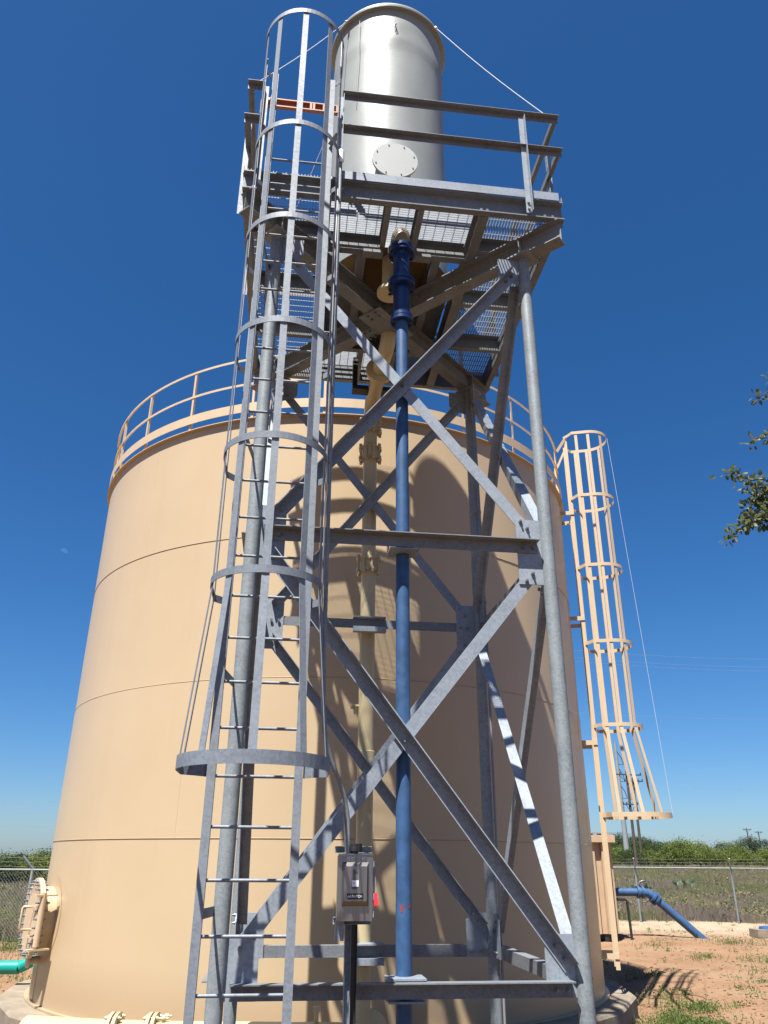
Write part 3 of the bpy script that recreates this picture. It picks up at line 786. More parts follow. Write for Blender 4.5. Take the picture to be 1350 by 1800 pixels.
# ------------------------------------------------------------------ blue feed pipe
bp = thing('feed_pipe', 'upright blue steel pipe rising inside the tower to the vessel', 'pipe', TW(0.012, -1.10, 0), TH)
m = MB(); m.tube([(0, 0, -0.05), (0, 0, 6.62)], 0.056, 28); m.build('riser', 'blue_paint', bp)
def flange(m, z0, z1, r, n=28, bolts=8, br=0.009):
    m.lathe([(0.03, z0), (r, z0), (r, z1), (0.03, z1)], n, caps=False)
    for k in range(bolts):
        a = 2 * pi * (k + 0.5) / bolts; c = V((cos(a) * (r - 0.02), sin(a) * (r - 0.02), 0))
        m.lathe([(0.012, z0 - 0.014), (0.012, z0)], 6, c); m.lathe([(0.012, z1), (0.012, z1 + 0.014)], 6, c)
m = MB(); flange(m, 6.50, 6.535, 0.108); flange(m, 6.545, 6.58, 0.104); m.build('flange', 'blue_dark', bp)
m = MB(); m.lathe([(0.075, 6.58), (0.082, 6.62), (0.082, 6.90), (0.078, 6.92)], 28, caps=False); m.build('check_valve', 'blue_dark', bp)
m = MB(); flange(m, 6.915, 6.955, 0.132); flange(m, 6.965, 7.00, 0.132); m.build('flange', 'blue_dark', bp)
m = MB(); m.lathe([(0.088, 7.0), (0.083, 7.05), (0.083, 7.30), (0.09, 7.33)], 28, caps=False); m.build('spool_piece', 'blue_dark', bp)
m = MB(); flange(m, 7.33, 7.365, 0.132); flange(m, 7.372, 7.41, 0.132); m.build('flange', 'blue_dark', bp)
m = MB(); pts = [(0, 0, 7.41), (0, 0, 7.52)] + [(0, 0.15 * (1 - cos(t)), 7.52 + 0.15 * sin(t)) for t in [pi / 2 * k / 8 for k in range(1, 9)]] + [(0, 0.30, 7.67), (0, 0.36, 7.69), (0, 0.40, 7.74), (0, 0.41, 7.79)]
m.tube(pts, 0.088, 24); m.lathe([(0.091, 7.45), (0.094, 7.46), (0.094, 7.475), (0.091, 7.485)], 24, caps=False); m.build('inlet_elbow', 'frp_nozzle', bp)
for ang, hh in ((-112, 0.042), (-55, 0.018)):
    m = MB(); a = R(ang); m.add([(cos(a + d) * 0.0572, sin(a + d) * 0.0572, 1.53 + z) for d, z in ((-0.22, 0.0), (0.2, 0.005), (0.12, -hh), (-0.1, -hh * 1.1))], [(0, 1, 2, 3)])
    m.build('paint_mark', 'red_mark', bp)

# ------------------------------------------------------------------ cream outlet pipe
op = thing('outlet_pipe', 'cream coupled pipe dropping from the vessel in front of the tank', 'pipe', (TCX, TCY, 0), TH)
XR, YR = -0.02, 1.40
m = MB()
pts = [(0.05, 0.16, 7.56), (0.05, 0.16, 7.27)] + [(0.05 - 0.03 * t, 0.16 + 0.14 * (1 - cos(t * pi / 2)), 7.27 - 0.14 * sin(t * pi / 2)) for t in (0.25, 0.5, 0.75, 1.0)]
pts += [(0.0, 0.5, 7.13), (-0.01, 1.18, 7.13)] + [(XR, 1.18 + 0.22 * sin(t * pi / 2), 7.13 - 0.22 * (1 - cos(t * pi / 2))) for t in (0.25, 0.5, 0.75, 1.0)]
m.tube(pts, 0.088, 22); m.build('offset_bend', 'pipe_cream', op)
m = MB(); m.tube([(-0.06, -0.78, 7.55), (-0.06, -0.78, 7.14)], 0.085, 20); m.lathe([(0.085, 7.14), (0.135, 7.14), (0.135, 7.10), (0.02, 7.10)], 24, (-0.06, -0.78, 0), caps=False); m.build('drain_stub', 'pipe_cream', op)
m = MB(); m.lathe([(0.09, 0), (0.165, 0), (0.165, 0.03), (0.09, 0.03)], 28, (0.0, 0.60, 7.13), (0, 1, 0), caps=False); m.lathe([(0.09, 0), (0.16, 0), (0.16, 0.03), (0.09, 0.03)], 28, (0.0, 0.64, 7.13), (0, 1, 0), caps=False); m.build('flange', 'pipe_cream', op)
m = MB(); m.tube([(XR, YR, 6.92), (XR, YR, 0.0)], 0.084, 24); m.build('riser', 'pipe_cream', op)
def coupling(z, nm_='coupling'):
    m = MB(); m.lathe([(0.09, z - 0.085), (0.117, z - 0.085), (0.117, z - 0.05), (0.103, z - 0.045), (0.103, z + 0.045), (0.117, z + 0.05), (0.117, z + 0.085), (0.09, z + 0.085)], 26, (XR, YR, 0), caps=False)
    for k in range(8):
        a = 2 * pi * (k + 0.3) / 8; c = (XR + cos(a) * 0.125, YR + sin(a) * 0.125, 0)
        m.lathe([(0.012, z - 0.10), (0.012, z + 0.10)], 6, c); m.lathe([(0.022, z - 0.115), (0.022, z - 0.085)], 6, c); m.lathe([(0.022, z + 0.085), (0.022, z + 0.115)], 6, c)
        m.box((XR + cos(a) * 0.118, YR + sin(a) * 0.118, z - 0.065), (0.05, 0.05, 0.03), Matrix.Rotation(a, 3, 'Z')); m.box((XR + cos(a) * 0.118, YR + sin(a) * 0.118, z + 0.065), (0.05, 0.05, 0.03), Matrix.Rotation(a, 3, 'Z'))
    m.build(nm_, 'pipe_cream', op)
for z in (6.80, 6.42, 4.95): coupling(z)
m = MB(); m.lathe([(0.084, 2.74), (0.105, 2.74), (0.107, 2.86), (0.084, 2.87)], 26, (XR, YR, 0), caps=False); m.build('bell_joint', 'pipe_cream', op)
m = MB(); m.tube([(XR - 0.07, YR, 3.33), (XR - 0.15, YR, 3.33)], 0.02, 8); m.lathe([(0.03, 0), (0.03, 0.03)], 6, (XR - 0.14, YR, 3.33), (-1, 0, 0)); m.tube([(XR - 0.12, YR, 3.33), (XR - 0.12, YR, 3.25)], 0.018, 6); m.build('sample_tap', 'pipe_cream', op)

# cream pipework along the foot of the tank
bpi = thing('base_pipe', 'cream flanged pipe lying along the foot of the tank', 'pipe', (0, 8.62, 0.26))
m = MB(); m.tube([(-3.4, 0.25, 0), (-2.6, 0.06, 0), (-2.0, 0, 0), (-0.15, 0, 0)], 0.17, 24); m.build('pipe_run', 'pipe_cream', bpi)
for x in (-2.5, -2.14):
    m = MB(); ax = (1, 0, 0)
    for dx in (-0.035, 0.015):
        m.lathe([(0.1, 0), (0.235, 0), (0.235, 0.03), (0.1, 0.03)], 28, (x + dx, 0.03, 0), ax, caps=False)
    for k in range(10):
        a = 2 * pi * k / 10; c = V((x, 0.03 + cos(a) * 0.205, sin(a) * 0.205)); m.tube([c - V((0.08, 0, 0)), c + V((0.08 + (0.08 if x > -2.3 else 0), 0, 0))], 0.011, 6)
        m.lathe([(0.02, 0.045), (0.02, 0.065)], 6, c, ax); m.lathe([(0.02, -0.065), (0.02, -0.045)], 6, c, ax)
        if x > -2.3: m.lathe([(0.024, 0.10), (0.024, 0.13)], 6, c, ax)
    m.build('flange_pair', 'pipe_cream', bpi)
m = MB(); m.lathe([(0.1, 0), (0.21, 0), (0.21, 0.035), (0.10, 0.035)], 32, (-0.12, -0.05, 0.08), (0.55, -0.83, 0.1), caps=False); m.lathe([(0.20, 0.036), (0.20, 0.06), (0.001, 0.062)], 32, (-0.12, -0.05, 0.08), (0.55, -0.83, 0.1), caps=False)
m.build('blind_flange', 'pipe_cream', bpi)
m = MB(); m.tube([(-0.6, -0.02, 0.13), (-0.6, -0.04, 0.26)], 0.02, 8); m.box((-0.6, -0.04, 0.28), (0.07, 0.05, 0.04)); m.build('vent_plug', 'pipe_cream', bpi)

# ------------------------------------------------------------------ disconnect switch on its post, conduit
sw = thing('disconnect_switch', 'stainless electrical disconnect box with red handle on a strut post', 'switch box', TW(-0.374, -1.5, 0), TH)
m = MB(); m.prof(Cp(0.041, 0.041, 0.004, 0.004), (-0.045, 0.115, 0), (-0.045, 0.115, 1.84), (0, -1, 0), (1, 0, 0)); m.build('post', 'galv', sw)
m = MB(); m.prof(Cp(0.041, 0.041, 0.004, 0.004), (-0.005, 0.115, 0), (-0.005, 0.115, 1.84), (0, -1, 0), (1, 0, 0)); m.build('post', 'black_steel', sw)
for z in (1.855, 1.435):
    m = MB(); m.prof(Cp(0.041, 0.041, 0.004, 0.004), (-0.125, 0.07, z), (0.12, 0.07, z), (0, -1, 0), (0, 0, 1)); m.build('cross_strut', 'galv', sw)
bx = MB()
bx.prof([(-0.109, 0), (0.109, 0), (0.109, 0.372), (-0.109, 0.372)], (0, 0.028, 1.465), (0, -0.085, 1.465), (1, 0, 0), (0, 0, 1)); box_o = bx.build('box_body', 'stainless', sw)
m = MB()                                  # pressed door with raised centre
def ringq(x0, x1, z0, z1, y): return [(x0, y, z0), (x1, y, z0), (x1, y, z1), (x0, y, z1)]
rr = [ringq(-0.112, 0.112, 1.462, 1.842, -0.0855), ringq(-0.112, 0.112, 1.462, 1.842, -0.093), ringq(-0.085, 0.085, 1.545, 1.80, -0.0935), ringq(-0.072, 0.072, 1.575, 1.775, -0.122)]
vs_ = [p for q in rr for p in q]; fs = [(3, 2, 1, 0)]
for i in range(3): fs += [(i * 4 + k, i * 4 + (k + 1) % 4, i * 4 + 4 + (k + 1) % 4, i * 4 + 4 + k) for k in range(4)]
fs.append((12, 13, 14, 15)); m.add(vs_, fs); door = m.build('door', 'stainless', box_o)
m = MB(); m.box((0, -0.09, 1.846), (0.224, 0.018, 0.006)); m.build('drip_lip', 'stainless', box_o)
FRONT = Matrix.Rotation(pi / 2, 4, 'X')
mesh_text('SIEMENS', 0.034, 0.004, 'stainless', box_o, Matrix.Translation((0, -0.095, 1.818)) @ FRONT @ Matrix.Diagonal((1.15, 1, 1, 1)), 'maker_lettering')
m = MB(); m.box((-0.002, -0.1225, 1.70), (0.046, 0.002, 0.115)); m.build('switch_label', 'grey_label', box_o)
m = MB(); m.box((-0.002, -0.1240, 1.676), (0.042, 0.002, 0.036)); m.build('switch_window', 'white_label', box_o)
mesh_text('ON', 0.021, 0.0006, 'black_steel', box_o, Matrix.Translation((-0.002, -0.1242, 1.738)) @ FRONT, 'label_lettering')
mesh_text('OFF', 0.019, 0.0006, 'black_steel', box_o, Matrix.Translation((-0.002, -0.1242, 1.650)) @ FRONT, 'label_lettering')
mesh_text('0', 0.015, 0.0006, 'black_steel', box_o, Matrix.Translation((-0.012, -0.1256, 1.676)) @ FRONT, 'label_lettering')
m = MB(); m.box((-0.001, -0.1225, 1.602), (0.104, 0.003, 0.034)); m.build('name_plate', 'black_steel', box_o)
mesh_text('AERATOR', 0.021, 0.0006, 'white_label', box_o, Matrix.Translation((-0.001, -0.1246, 1.602)) @ FRONT, 'plate_lettering')
m = MB(); m.bar((0.128, -0.05, 1.755), (0.13, -0.055, 1.60), 0.012, 0.02, up=(0, 1, 0)); m.lathe([(0.014, 0.108), (0.014, 0.135)], 10, (0, -0.05, 1.745), (1, 0, 0)); hd = m.build('handle', 'galv', sw)
m = MB(); m.bar((0.13, -0.06, 1.618), (0.14, -0.075, 1.545), 0.026, 0.03, up=(0, 1, 0)); m.build('handle_grip', 'red_plastic', hd)
for z in (1.50, 1.60, 1.79):
    m = MB(); m.box((0.116, -0.075, z), (0.012, 0.02, 0.035)); m.build('latch', 'galv', box_o)
m = MB(); m.box((-0.085, 0.02, 1.405), (0.055, 0.05, 0.12)); m.build('ground_lug_plate', 'galv', sw)
m = MB(); m.lathe([(0.026, 1.838), (0.026, 1.865), (0.034, 1.865), (0.034, 1.888), (0.026, 1.89), (0.026, 1.91)], 12, (-0.002, -0.02, 0), caps=True); m.box((0.03, -0.02, 1.885), (0.03, 0.05, 0.05)); m.build('hub_fitting', 'black_steel', sw)
cd = thing('conduit', 'grey electrical conduit climbing beside the ladder cage from the switch', 'conduit', (TCX, TCY, 0), TH)
m = MB()
cp_ = [(-0.425, -1.53, 1.83), (-0.422, -1.53, 1.95), (-0.425, -1.54, 2.05), (-0.45, -1.57, 2.18), (-0.50, -1.61, 2.30), (-0.56, -1.66, 2.42), (-0.60, -1.685, 2.55), (-0.625, -1.70, 2.75), (-0.635, -1.705, 3.2), (-0.645, -1.71, 4.6), (-0.65, -1.71, 6.2), (-0.655, -1.70, 7.86)]
m.tube(cp_, 0.0155, 12); m.build('tube', 'galv_pipe', cd)
for z in (4.68, 6.3):
    m = MB(); m.lathe([(0.0205, -0.06), (0.0205, 0.06)], 12, (-0.648, -1.71, z)); m.build('coupling', 'galv_pipe', cd)
m = MB(); m.lathe([(0.02, 0), (0.031, 0.02), (0.031, 0.14), (0.02, 0.16)], 12, (-0.656, -1.70, 7.84)); m.build('pull_fitting', 'white_label', cd)
m = MB(); m.tube([(-0.43, -1.50, 1.87), (-0.46, -1.56, 2.22), (-0.62, -1.69, 2.6), (-0.665, -1.74, 3.4), (-0.672, -1.745, 5.0), (-0.675, -1.73, 6.6), (-0.67, -1.70, 7.5), (-0.62, -1.60, 7.62)], 0.0075, 8)
tag(m.build('power_cable', 'cable_grey', loc=(TCX, TCY, 0)), 'slim dark cable strapped beside the grey conduit', 'cable'); bpy.data.objects['power_cable'].rotation_euler = (0, 0, TH)
m = MB(); m.tube([TW(1.28, 1.16, 0.05), TW(1.285, 1.15, 4.2), TW(1.25, 1.12, 7.2)], 0.013, 8)
for z in (2.2, 4.6, 5.6): m.box(TW(1.255, 1.16, z), (0.07, 0.03, 0.03))
tag(m.build('ground_cable', 'cable_grey'), 'thin dark cable clipped to the right rear tower leg', 'cable')

# ------------------------------------------------------------------ teal pipe on the left
m = MB(); m.tube([(-10, 13.33, 0.35), (-5.9, 13.18, 0.35), (-5.3, 13.17, 0.36)], 0.089, 18); m.tube([(-5.3, 13.17, 0.36), (-4.83, 13.23, 0.6)], [0.084, 0.08], 14)
tag(m.build('teal_pipe', 'teal_pipe'), 'bright teal plastic pipe running off to the left of the tank', 'pipe')
# ------------------------------------------------------------------ equipment shed
shed = thing('equipment_shed', 'tan ribbed steel equipment shed behind the tank', 'shed', (4.42, 22.5, 0))
m = MB(); m.box((0, 1.2, 1.27), (3.2, 2.36, 2.2)); m.build('wall_core', 'shed_paint', shed)
for k in range(9):
    m = MB(); x = -1.48 + k * 0.37
    m.prof([(-0.11, 0), (0.11, 0), (0.09, 0.10), (-0.09, 0.10)], (x, 0.02, 0.17), (x, 0.02, 2.3), (1, 0, 0), (0, -1, 0)); m.build('wall_rib', 'shed_paint', shed)
for k in range(6):
    m = MB(); y = 0.2 + k * 0.4
    m.prof([(-0.11, 0), (0.11, 0), (0.09, 0.10), (-0.09, 0.10)], (1.6, y, 0.17), (1.6, y, 2.3), (0, 1, 0), (1, 0, 0)); m.build('wall_rib', 'shed_paint', shed)
m = MB(); m.box((0, 1.2, 2.41), (3.5, 2.75, 0.18)); m.build('roof_fascia', 'shed_paint', shed)
m = MB()
for k in range(10): m.box((-1.6 + k * 0.355, 1.2, 2.515), (0.1, 2.7, 0.03))
m.box((0, 1.2, 2.545), (3.45, 2.7, 0.03)); m.build('roof_sheet', 'galv', shed)
for x in (-1.4, 0, 1.4):
    m = MB(); m.box((x, 1.2, 0.07), (0.2, 2.3, 0.2)); m.build('skid', 'black_steel', shed)
m = MB(); m.tube([(1.5, 0.3, 2.5), (1.62, 0.3, 2.7), (1.70, 0.3, 3.0)], 0.03, 8); m.build('vent_pipe', 'pole_steel', shed)
bf = MB(); bf.tube([(6.0, 22.9, 0.95), (6.42, 22.9, 0.95), (6.48, 22.9, 0.9), (6.5, 22.9, 0.0)], 0.035, 8)
tag(bf.build('standpipe', 'black_steel'), 'black bent standpipe beside the tan shed', 'pipe')
fp = thing('discharge_pipe', 'blue flanged pipe dipping into the ground right of the shed', 'pipe', (6.98, 23.6, 0))
m = MB(); m.tube([(-1.6, 0, 1.10), (0.02, 0, 1.10)], 0.102, 18); m.build('level_run', 'blue_paint', fp)
m = MB(); m.lathe([(0.16, -0.09), (0.16, -0.03), (0.12, -0.03), (0.12, 0.03), (0.16, 0.03), (0.16, 0.09)], 20, (0.08, 0, 1.10), (1, 0, 0)); m.build('flange', 'blue_paint', fp)
m = MB(); m.tube([(0.15, 0, 1.10), (0.27, 0, 1.085), (0.42, 0, 0.99)], 0.108, 18); m.build('elbow', 'blue_paint', fp)
dv = V((1.02, 0, -0.86)).normalized()
m = MB(); m.lathe([(0.16, 0), (0.16, 0.06), (0.12, 0.06), (0.12, 0.1), (0.16, 0.1), (0.16, 0.16)], 20, (0.40, 0, 1.0), dv); m.build('flange', 'blue_paint', fp)
m = MB(); m.tube([V((0.48, 0, 0.935)), V((0.48, 0, 0.935)) + dv * 1.7], 0.102, 18); m.build('sloping_run', 'blue_paint', fp)
m = MB(); m.tube([(0.02, 0, 1.2), (0.1, -0.02, 1.36), (0.24, 0, 1.38)], 0.03, 8); m.build('air_valve', 'insulator', fp)
m = MB(); m.box((10.6, 24.2, 0.09), (0.75, 0.55, 0.2)); mbx = m.build('valve_box', 'concrete'); tag(mbx, 'small concrete valve box with blue lid in the sand', 'valve box')
m = MB(); m.lathe([(0.2, 0.19), (0.18, 0.26), (0.001, 0.28)], 18, (10.6, 24.2, 0)); m.build('lid', 'blue_paint', mbx)

# ------------------------------------------------------------------ chain-link fences
def fence(p0, p1, spots, h, label, arm, wr, name='chain_link_fence', mesh_pitch=0.058):
    p0, p1 = V((*p0, 0)), V((*p1, 0)); d = (p1 - p0); Ln = d.length; d.normalize(); n = V((*arm, 0))
    f = thing(name, label, 'fence', p0)
    def at(s, z, o=0): return d * s + n * o + V((0, 0, z))
    m = MB(); m.tube([at(0, h), at(Ln, h)], 0.022, 8); m.build('top_rail', 'galv_pipe', f)
    for s in spots:
        m = MB(); m.tube([at(s, -0.1, -0.03), at(s, h + 0.03, -0.03)], 0.033, 10); po = m.build('post', 'galv_pipe', f)
        m = MB(); m.bar(at(s, h + 0.02, -0.03), at(s, h + 0.30, 0.24), 0.035, 0.04, up=d); m.build('barb_arm', 'galv', po)
    for k in range(3):
        m = MB(); q = (k + 0.7) / 3
        m.tube([at(Ln * t / 30, h + 0.30 * q + 0.008 * sin(t * 1.7), 0.24 * q - 0.02) for t in range(31)], 0.0022, 4)
        for t in range(int(Ln / 0.13)): m.bar(at(t * 0.13, h + 0.30 * q - 0.02, 0.24 * q - 0.02), at(t * 0.13 + 0.012, h + 0.30 * q + 0.02, 0.24 * q - 0.02), 0.003, 0.003)
        m.build('barbed_wire', 'cable_grey', f)
    m = MB(); s = -h
    tri = [(-wr, -wr * 0.6), (wr, -wr * 0.6), (0, wr * 1.15)]
    while s < Ln:
        a, b = max(s, 0), min(s + h - 0.03, Ln)
        if b > a:
            m.prof(tri, at(a, 0.03 + a - s, 0.004), at(b, 0.03 + b - s, 0.004), (d - V((0, 0, 1))).normalized(), V((d.y, -d.x, 0)))
            m.prof(tri, at(a, h - 0.01 - (a - s), -0.002), at(b, h - 0.01 - (b - s), -0.002), (d + V((0, 0, 1))).normalized(), V((d.y, -d.x, 0)))
        s += mesh_pitch * sqrt(2)
    o = m.build('wire_mesh', 'galv', f, fix=False); o['kind'] = 'stuff'
fence((5.5, 31.33), (19.0, 26.52), (0.51, 3.63, 6.75, 9.87, 13.0), 1.69, 'chain-link fence with barbed wire across the dry field on the right', (-0.336, -0.942), 0.0009)
fence((-13.5, 21.2), (-5.0, 20.35), (2.0, 5.08, 8.2), 1.58, 'chain-link fence with an angled barb arm left of the tank', (-0.95, -0.3), 0.0018)

# ------------------------------------------------------------------ poles and lines
def steel_pole(az, rng, ztop, label):
    x, y = az * rng, rng; z0 = gz(x, y)
    p = thing('transmission_pole', label, 'utility pole', (x, y, z0)); h = ztop - z0
    m = MB(); m.tube([(0, 0, -0.2), (0, 0, h)], [0.42, 0.17], 14); m.build('shaft', 'pole_steel', p)
    m = MB(); m.box((0, 0, 0.15), (1.3, 1.3, 0.35)); m.build('footing', 'concrete', p)
    for k, z in enumerate((h - 1.3, h - 3.7, h - 6.0)):
        m = MB(); m.tube([(0.12, 0, z), (0.7, 0, z - 1.0), (0.95, 0, z - 1.9)], 0.06, 6); m.tube([(0.1, 0, z - 1.9), (0.95, 0, z - 1.9)], 0.05, 6); m.build('insulator_arm', 'insulator', p)
steel_pole(0.2890, 120, 18.4, 'tall grey steel transmission pole beyond the fence')
def wood_pole(az, rng, ztop, label, arms=1):
    x, y = az * rng, rng; z0 = gz(x, y); h = ztop - z0
    p = thing('utility_pole', label, 'utility pole', (x, y, z0), 0.25)
    m = MB(); m.tube([(0, 0, -0.3), (0, 0, h)], [0.20, 0.13], 10); m.build('shaft', 'wood_pole', p)
    for k in range(arms):
        m = MB(); z = h - 0.45 - 3.4 * k; w = 1.35 if arms == 1 else 1.9 - 0.9 * k
        m.box((0, -0.17, z), (2 * w, 0.12, 0.14)); m.bar((0, -0.16, z - 1.0), (w * 0.6, -0.16, z - 0.05), 0.05, 0.05); m.bar((0, -0.16, z - 1.0), (-w * 0.6, -0.16, z - 0.05), 0.05, 0.05)
        ca = m.build('crossarm', 'wood_pole', p)
        m = MB()
        for s in (-0.95, -0.5, 0.5, 0.95): m.lathe([(0.035, 0), (0.09, 0.06), (0.09, 0.14), (0.045, 0.18), (0.09, 0.22), (0.04, 0.3)], 8, (w * s, -0.17, z + 0.07))
        m.build('insulators', 'insulator', ca)
    if arms > 1:
        m = MB(); m.lathe([(0.02, 0), (0.24, 0.02), (0.24, 0.75), (0.05, 0.8)], 12, (0.38, 0, h - 3.3)); m.build('transformer', 'pole_steel', p)
wood_pole(0.2990, 100, 12.2, 'dark wooden pole with a long crossarm behind the tank ladder cage', 2)
wood_pole(0.3060, 108, 12.2, 'dark wooden pole just right of the crossarm pole behind the cage')
wood_pole(0.4348, 235, 11.2, 'distant wooden pole in front of the round oak at far right')
wood_pole(0.4480, 265, 11.6, 'smallest distant wooden pole right of the round oak')
def wire(p0, p1, sag, label, r=0.007):
    p0, p1 = V(p0), V(p1)
    m = MB(); m.tube([p0 + (p1 - p0) * (k / 20) - V((0, 0, sag * 4 * (k / 20) * (1 - k / 20))) for k in range(21)], r, 4, caps=False)
    tag(m.build('power_line', 'cable_grey', fix=False), label, 'power line', 'overhead power lines')
wire((14, 70, 19.9), (90, 66, 25.3), 3.5, 'highest thin overhead line right of the tank ladder')
wire((14, 70, 19.2), (90, 66, 24.6), 3.5, 'second thin overhead line, just below the highest one on the right')
wire((14, 70, 18.9), (90, 66, 24.0), 3.5, 'third thin overhead line in the upper bundle on the right')
wire((14, 76, 15.3), (90, 70, 19.0), 2.6, 'single thin overhead line at mid height on the right')
wire((20, 100, 10.8), (110, 96, 12.5), 1.6, 'lowest thin overhead line above the brush on the right')
wire((-70, 120, 6.3), (-30, 120, 7.4), 0.7, 'lowest of the faint overhead lines left of the tank', 0.012)
wire((-70, 120, 8.0), (-30, 120, 9.2), 0.7, 'middle one of the faint overhead lines left of the tank', 0.012)
wire((-70, 120, 9.5), (-30, 120, 10.8), 0.7, 'highest of the faint overhead lines left of the tank', 0.012)

# ------------------------------------------------------------------ trees
def leaf_quad(m, c, s, rnd):
    u = V((rnd.gauss(0, 1), rnd.gauss(0, 1), rnd.gauss(0, 0.7))).normalized(); w = u.cross(V((rnd.gauss(0, 1), rnd.gauss(0, 1), rnd.gauss(0, 1)))).normalized()
    a, b = s * rnd.uniform(0.6, 1.2), s * rnd.uniform(0.3, 0.6)
    m.add([c - u * a, c + w * b, c + u * a, c - w * b], [(0, 1, 2, 3)])
def crown_mesh(seed, rx, ry, rz, z0, nclump, per, leaf):
    rnd = random.Random(seed); m = MB(); cl = []
    for _ in range(nclump):
        while True:
            p = V((rnd.uniform(-1, 1), rnd.uniform(-1, 1), rnd.uniform(-1, 1)))
            if 0.25 < p.length < 1: break
        p = p * (0.75 + 0.25 * noise.noise(p * 2.2 + V((seed, 0, 0))) + 0.15)
        c = V((p.x * rx, p.y * ry, z0 + rz + p.z * rz)); cl.append(c); s = rnd.uniform(0.13, 0.27) * min(rx, rz)
        for _ in range(per):
            q = V((rnd.gauss(0, 1), rnd.gauss(0, 1), rnd.gauss(0, 0.8))) * s
            leaf_quad(m, c + q, leaf, rnd)
    return m, cl
def tree_proto(name, seed, rx, ry, rz, z0, nclump, per, leaf, leafmat, trunk_r):
    m, cl = crown_mesh(seed, rx, ry, rz, z0, nclump, per, leaf)
    crown = bpy.data.meshes.new(name + '_crown'); crown.from_pydata(m.v, [], m.f); crown.materials.append(MATS[leafmat])
    rnd = random.Random(seed + 1); t = MB(); k = z0 + rz * 0.7
    t.tube([(0, 0, -0.3), (0.06 * rx, 0, k * 0.5), (0, 0.05 * rx, k)], [trunk_r, trunk_r * 0.75, trunk_r * 0.5], 8)
    for c in rnd.sample(cl, 9): t.tube([(0.03 * rx, 0, k * rnd.uniform(0.4, 0.9)), V((c.x * 0.5, c.y * 0.5, (c.z + k * 0.6) * 0.5)), c], [trunk_r * 0.45, trunk_r * 0.3, trunk_r * 0.12], 5)
    tr = bpy.data.meshes.new(name + '_trunk'); tr.from_pydata(t.v, [], t.f); tr.materials.append(MATS['bark'])
    return crown, tr
PROT = {
    'm1': tree_proto('m1', 11, 2.6, 2.4, 1.45, 0.1, 120, 52, 0.10, 'mesquite_leaf', 0.12),
    'm2': tree_proto('m2', 12, 2.2, 2.2, 1.7, 0.15, 120, 52, 0.10, 'mesquite_leaf', 0.12),
    'm3': tree_proto('m3', 13, 3.1, 2.4, 1.25, 0.05, 120, 52, 0.10, 'mesquite_leaf', 0.12),
    'b1': tree_proto('b1', 14, 2.5, 2.2, 1.55, 0.05, 120, 52, 0.10, 'brush_leaf', 0.12),
    'b2': tree_proto('b2', 15, 2.1, 2.1, 1.8, 0.1, 120, 52, 0.10, 'brush_leaf', 0.12),
    'o1': tree_proto('o1', 16, 4.2, 4.0, 2.6, 1.2, 150, 50, 0.14, 'oak_far_leaf', 0.32),
    'o2': tree_proto('o2', 17, 3.4, 3.2, 2.2, 1.4, 130, 50, 0.14, 'oak_far_leaf', 0.28)}
def tree(kind, az, rng, sc, label, group, squash=1.0):
    x, y = az * rng, rng; cr, tr = PROT[kind]
    nm = 'oak_tree' if kind[0] == 'o' else 'mesquite_tree' if kind[0] == 'm' else 'brush_tree'
    t = thing(nm, label, 'tree', (x, y, gz(x, y) - 0.1), az * 37 % 6.28, group); t.scale = (sc, sc, sc * 0.86)
    link('crown', cr, t); link('trunk', tr, t)
G1 = 'brush trees beyond the right-hand fence'
rnd = random.Random(3)
order = ['first', 'second', 'third', 'fourth', 'fifth', 'sixth', 'seventh', 'eighth', 'ninth', 'tenth', 'eleventh', 'twelfth', 'thirteenth', 'fourteenth', 'fifteenth', 'sixteenth']
front = [('m1', .272, 112, 1.05), ('b1', .293, 108, .9), ('m3', .312, 113, 1.0), ('b2', .331, 116, 1.0), ('m2', .352, 112, 1.12), ('m1', .374, 116, 1.08), ('m3', .395, 114, 1.0), ('m2', .417, 118, .95), ('m3', .438, 114, 1.0), ('m1', .460, 116, 1.0), ('b1', .482, 114, 1.0), ('m2', .505, 117, 1.1), ('m3', .53, 115, 1.0)]
for i, (k, a, r_, s_) in enumerate(front):
    tree(k, a, r_, s_, ('pale green feathery ' if k[0] == 'm' else 'darker green dense ') + 'brush tree, %s from the left in the line beyond the right-hand fence' % order[i], G1)
for i, (k, a, r_, s_) in enumerate((('b1', .262, 132, 1.3), ('b2', .302, 134, 1.25), ('b1', .345, 134, 1.25), ('m1', .366, 138, 1.4), ('b2', .405, 140, 1.1), ('b1', .47, 138, 1.2), ('b2', .515, 140, 1.3))):
    tree(k, a, r_, s_, 'dark bush filling the second row, %s from the left behind the pale brush' % order[i], 'second row of brush on the right')
tree('o1', .282, 165, 1.0, 'big dark oak showing between the shed and the steel pole', 'dark oaks on the skyline')
tree('o2', .312, 170, 0.95, 'dark round oak just right of the wooden poles', 'dark oaks on the skyline')
tree('o1', .262, 160, 0.9, 'dark oak partly hidden behind the tan shed roof', 'dark oaks on the skyline')
tree('o1', .437, 185, 0.98, 'large round dark oak on the far right skyline', 'dark oaks on the skyline')
tree('o2', .478, 180, 0.9, 'dark oak at the very right edge of the skyline', 'dark oaks on the skyline')
G2 = 'brush trees beyond the left-hand fence'
for i, (k, a, r_, s_) in enumerate((('b2', -.50, 60, .74), ('b1', -.478, 57, .72), ('m1', -.458, 60, .80), ('b2', -.438, 58, .68), ('b1', -.42, 60, .76), ('m2', -.40, 58, .72), ('b2', -.382, 60, .76), ('m1', -.362, 58, .86))):
    tree(k, a, r_, s_, 'low leafy green bush, %s from the left beyond the left-hand fence' % order[i], G2)
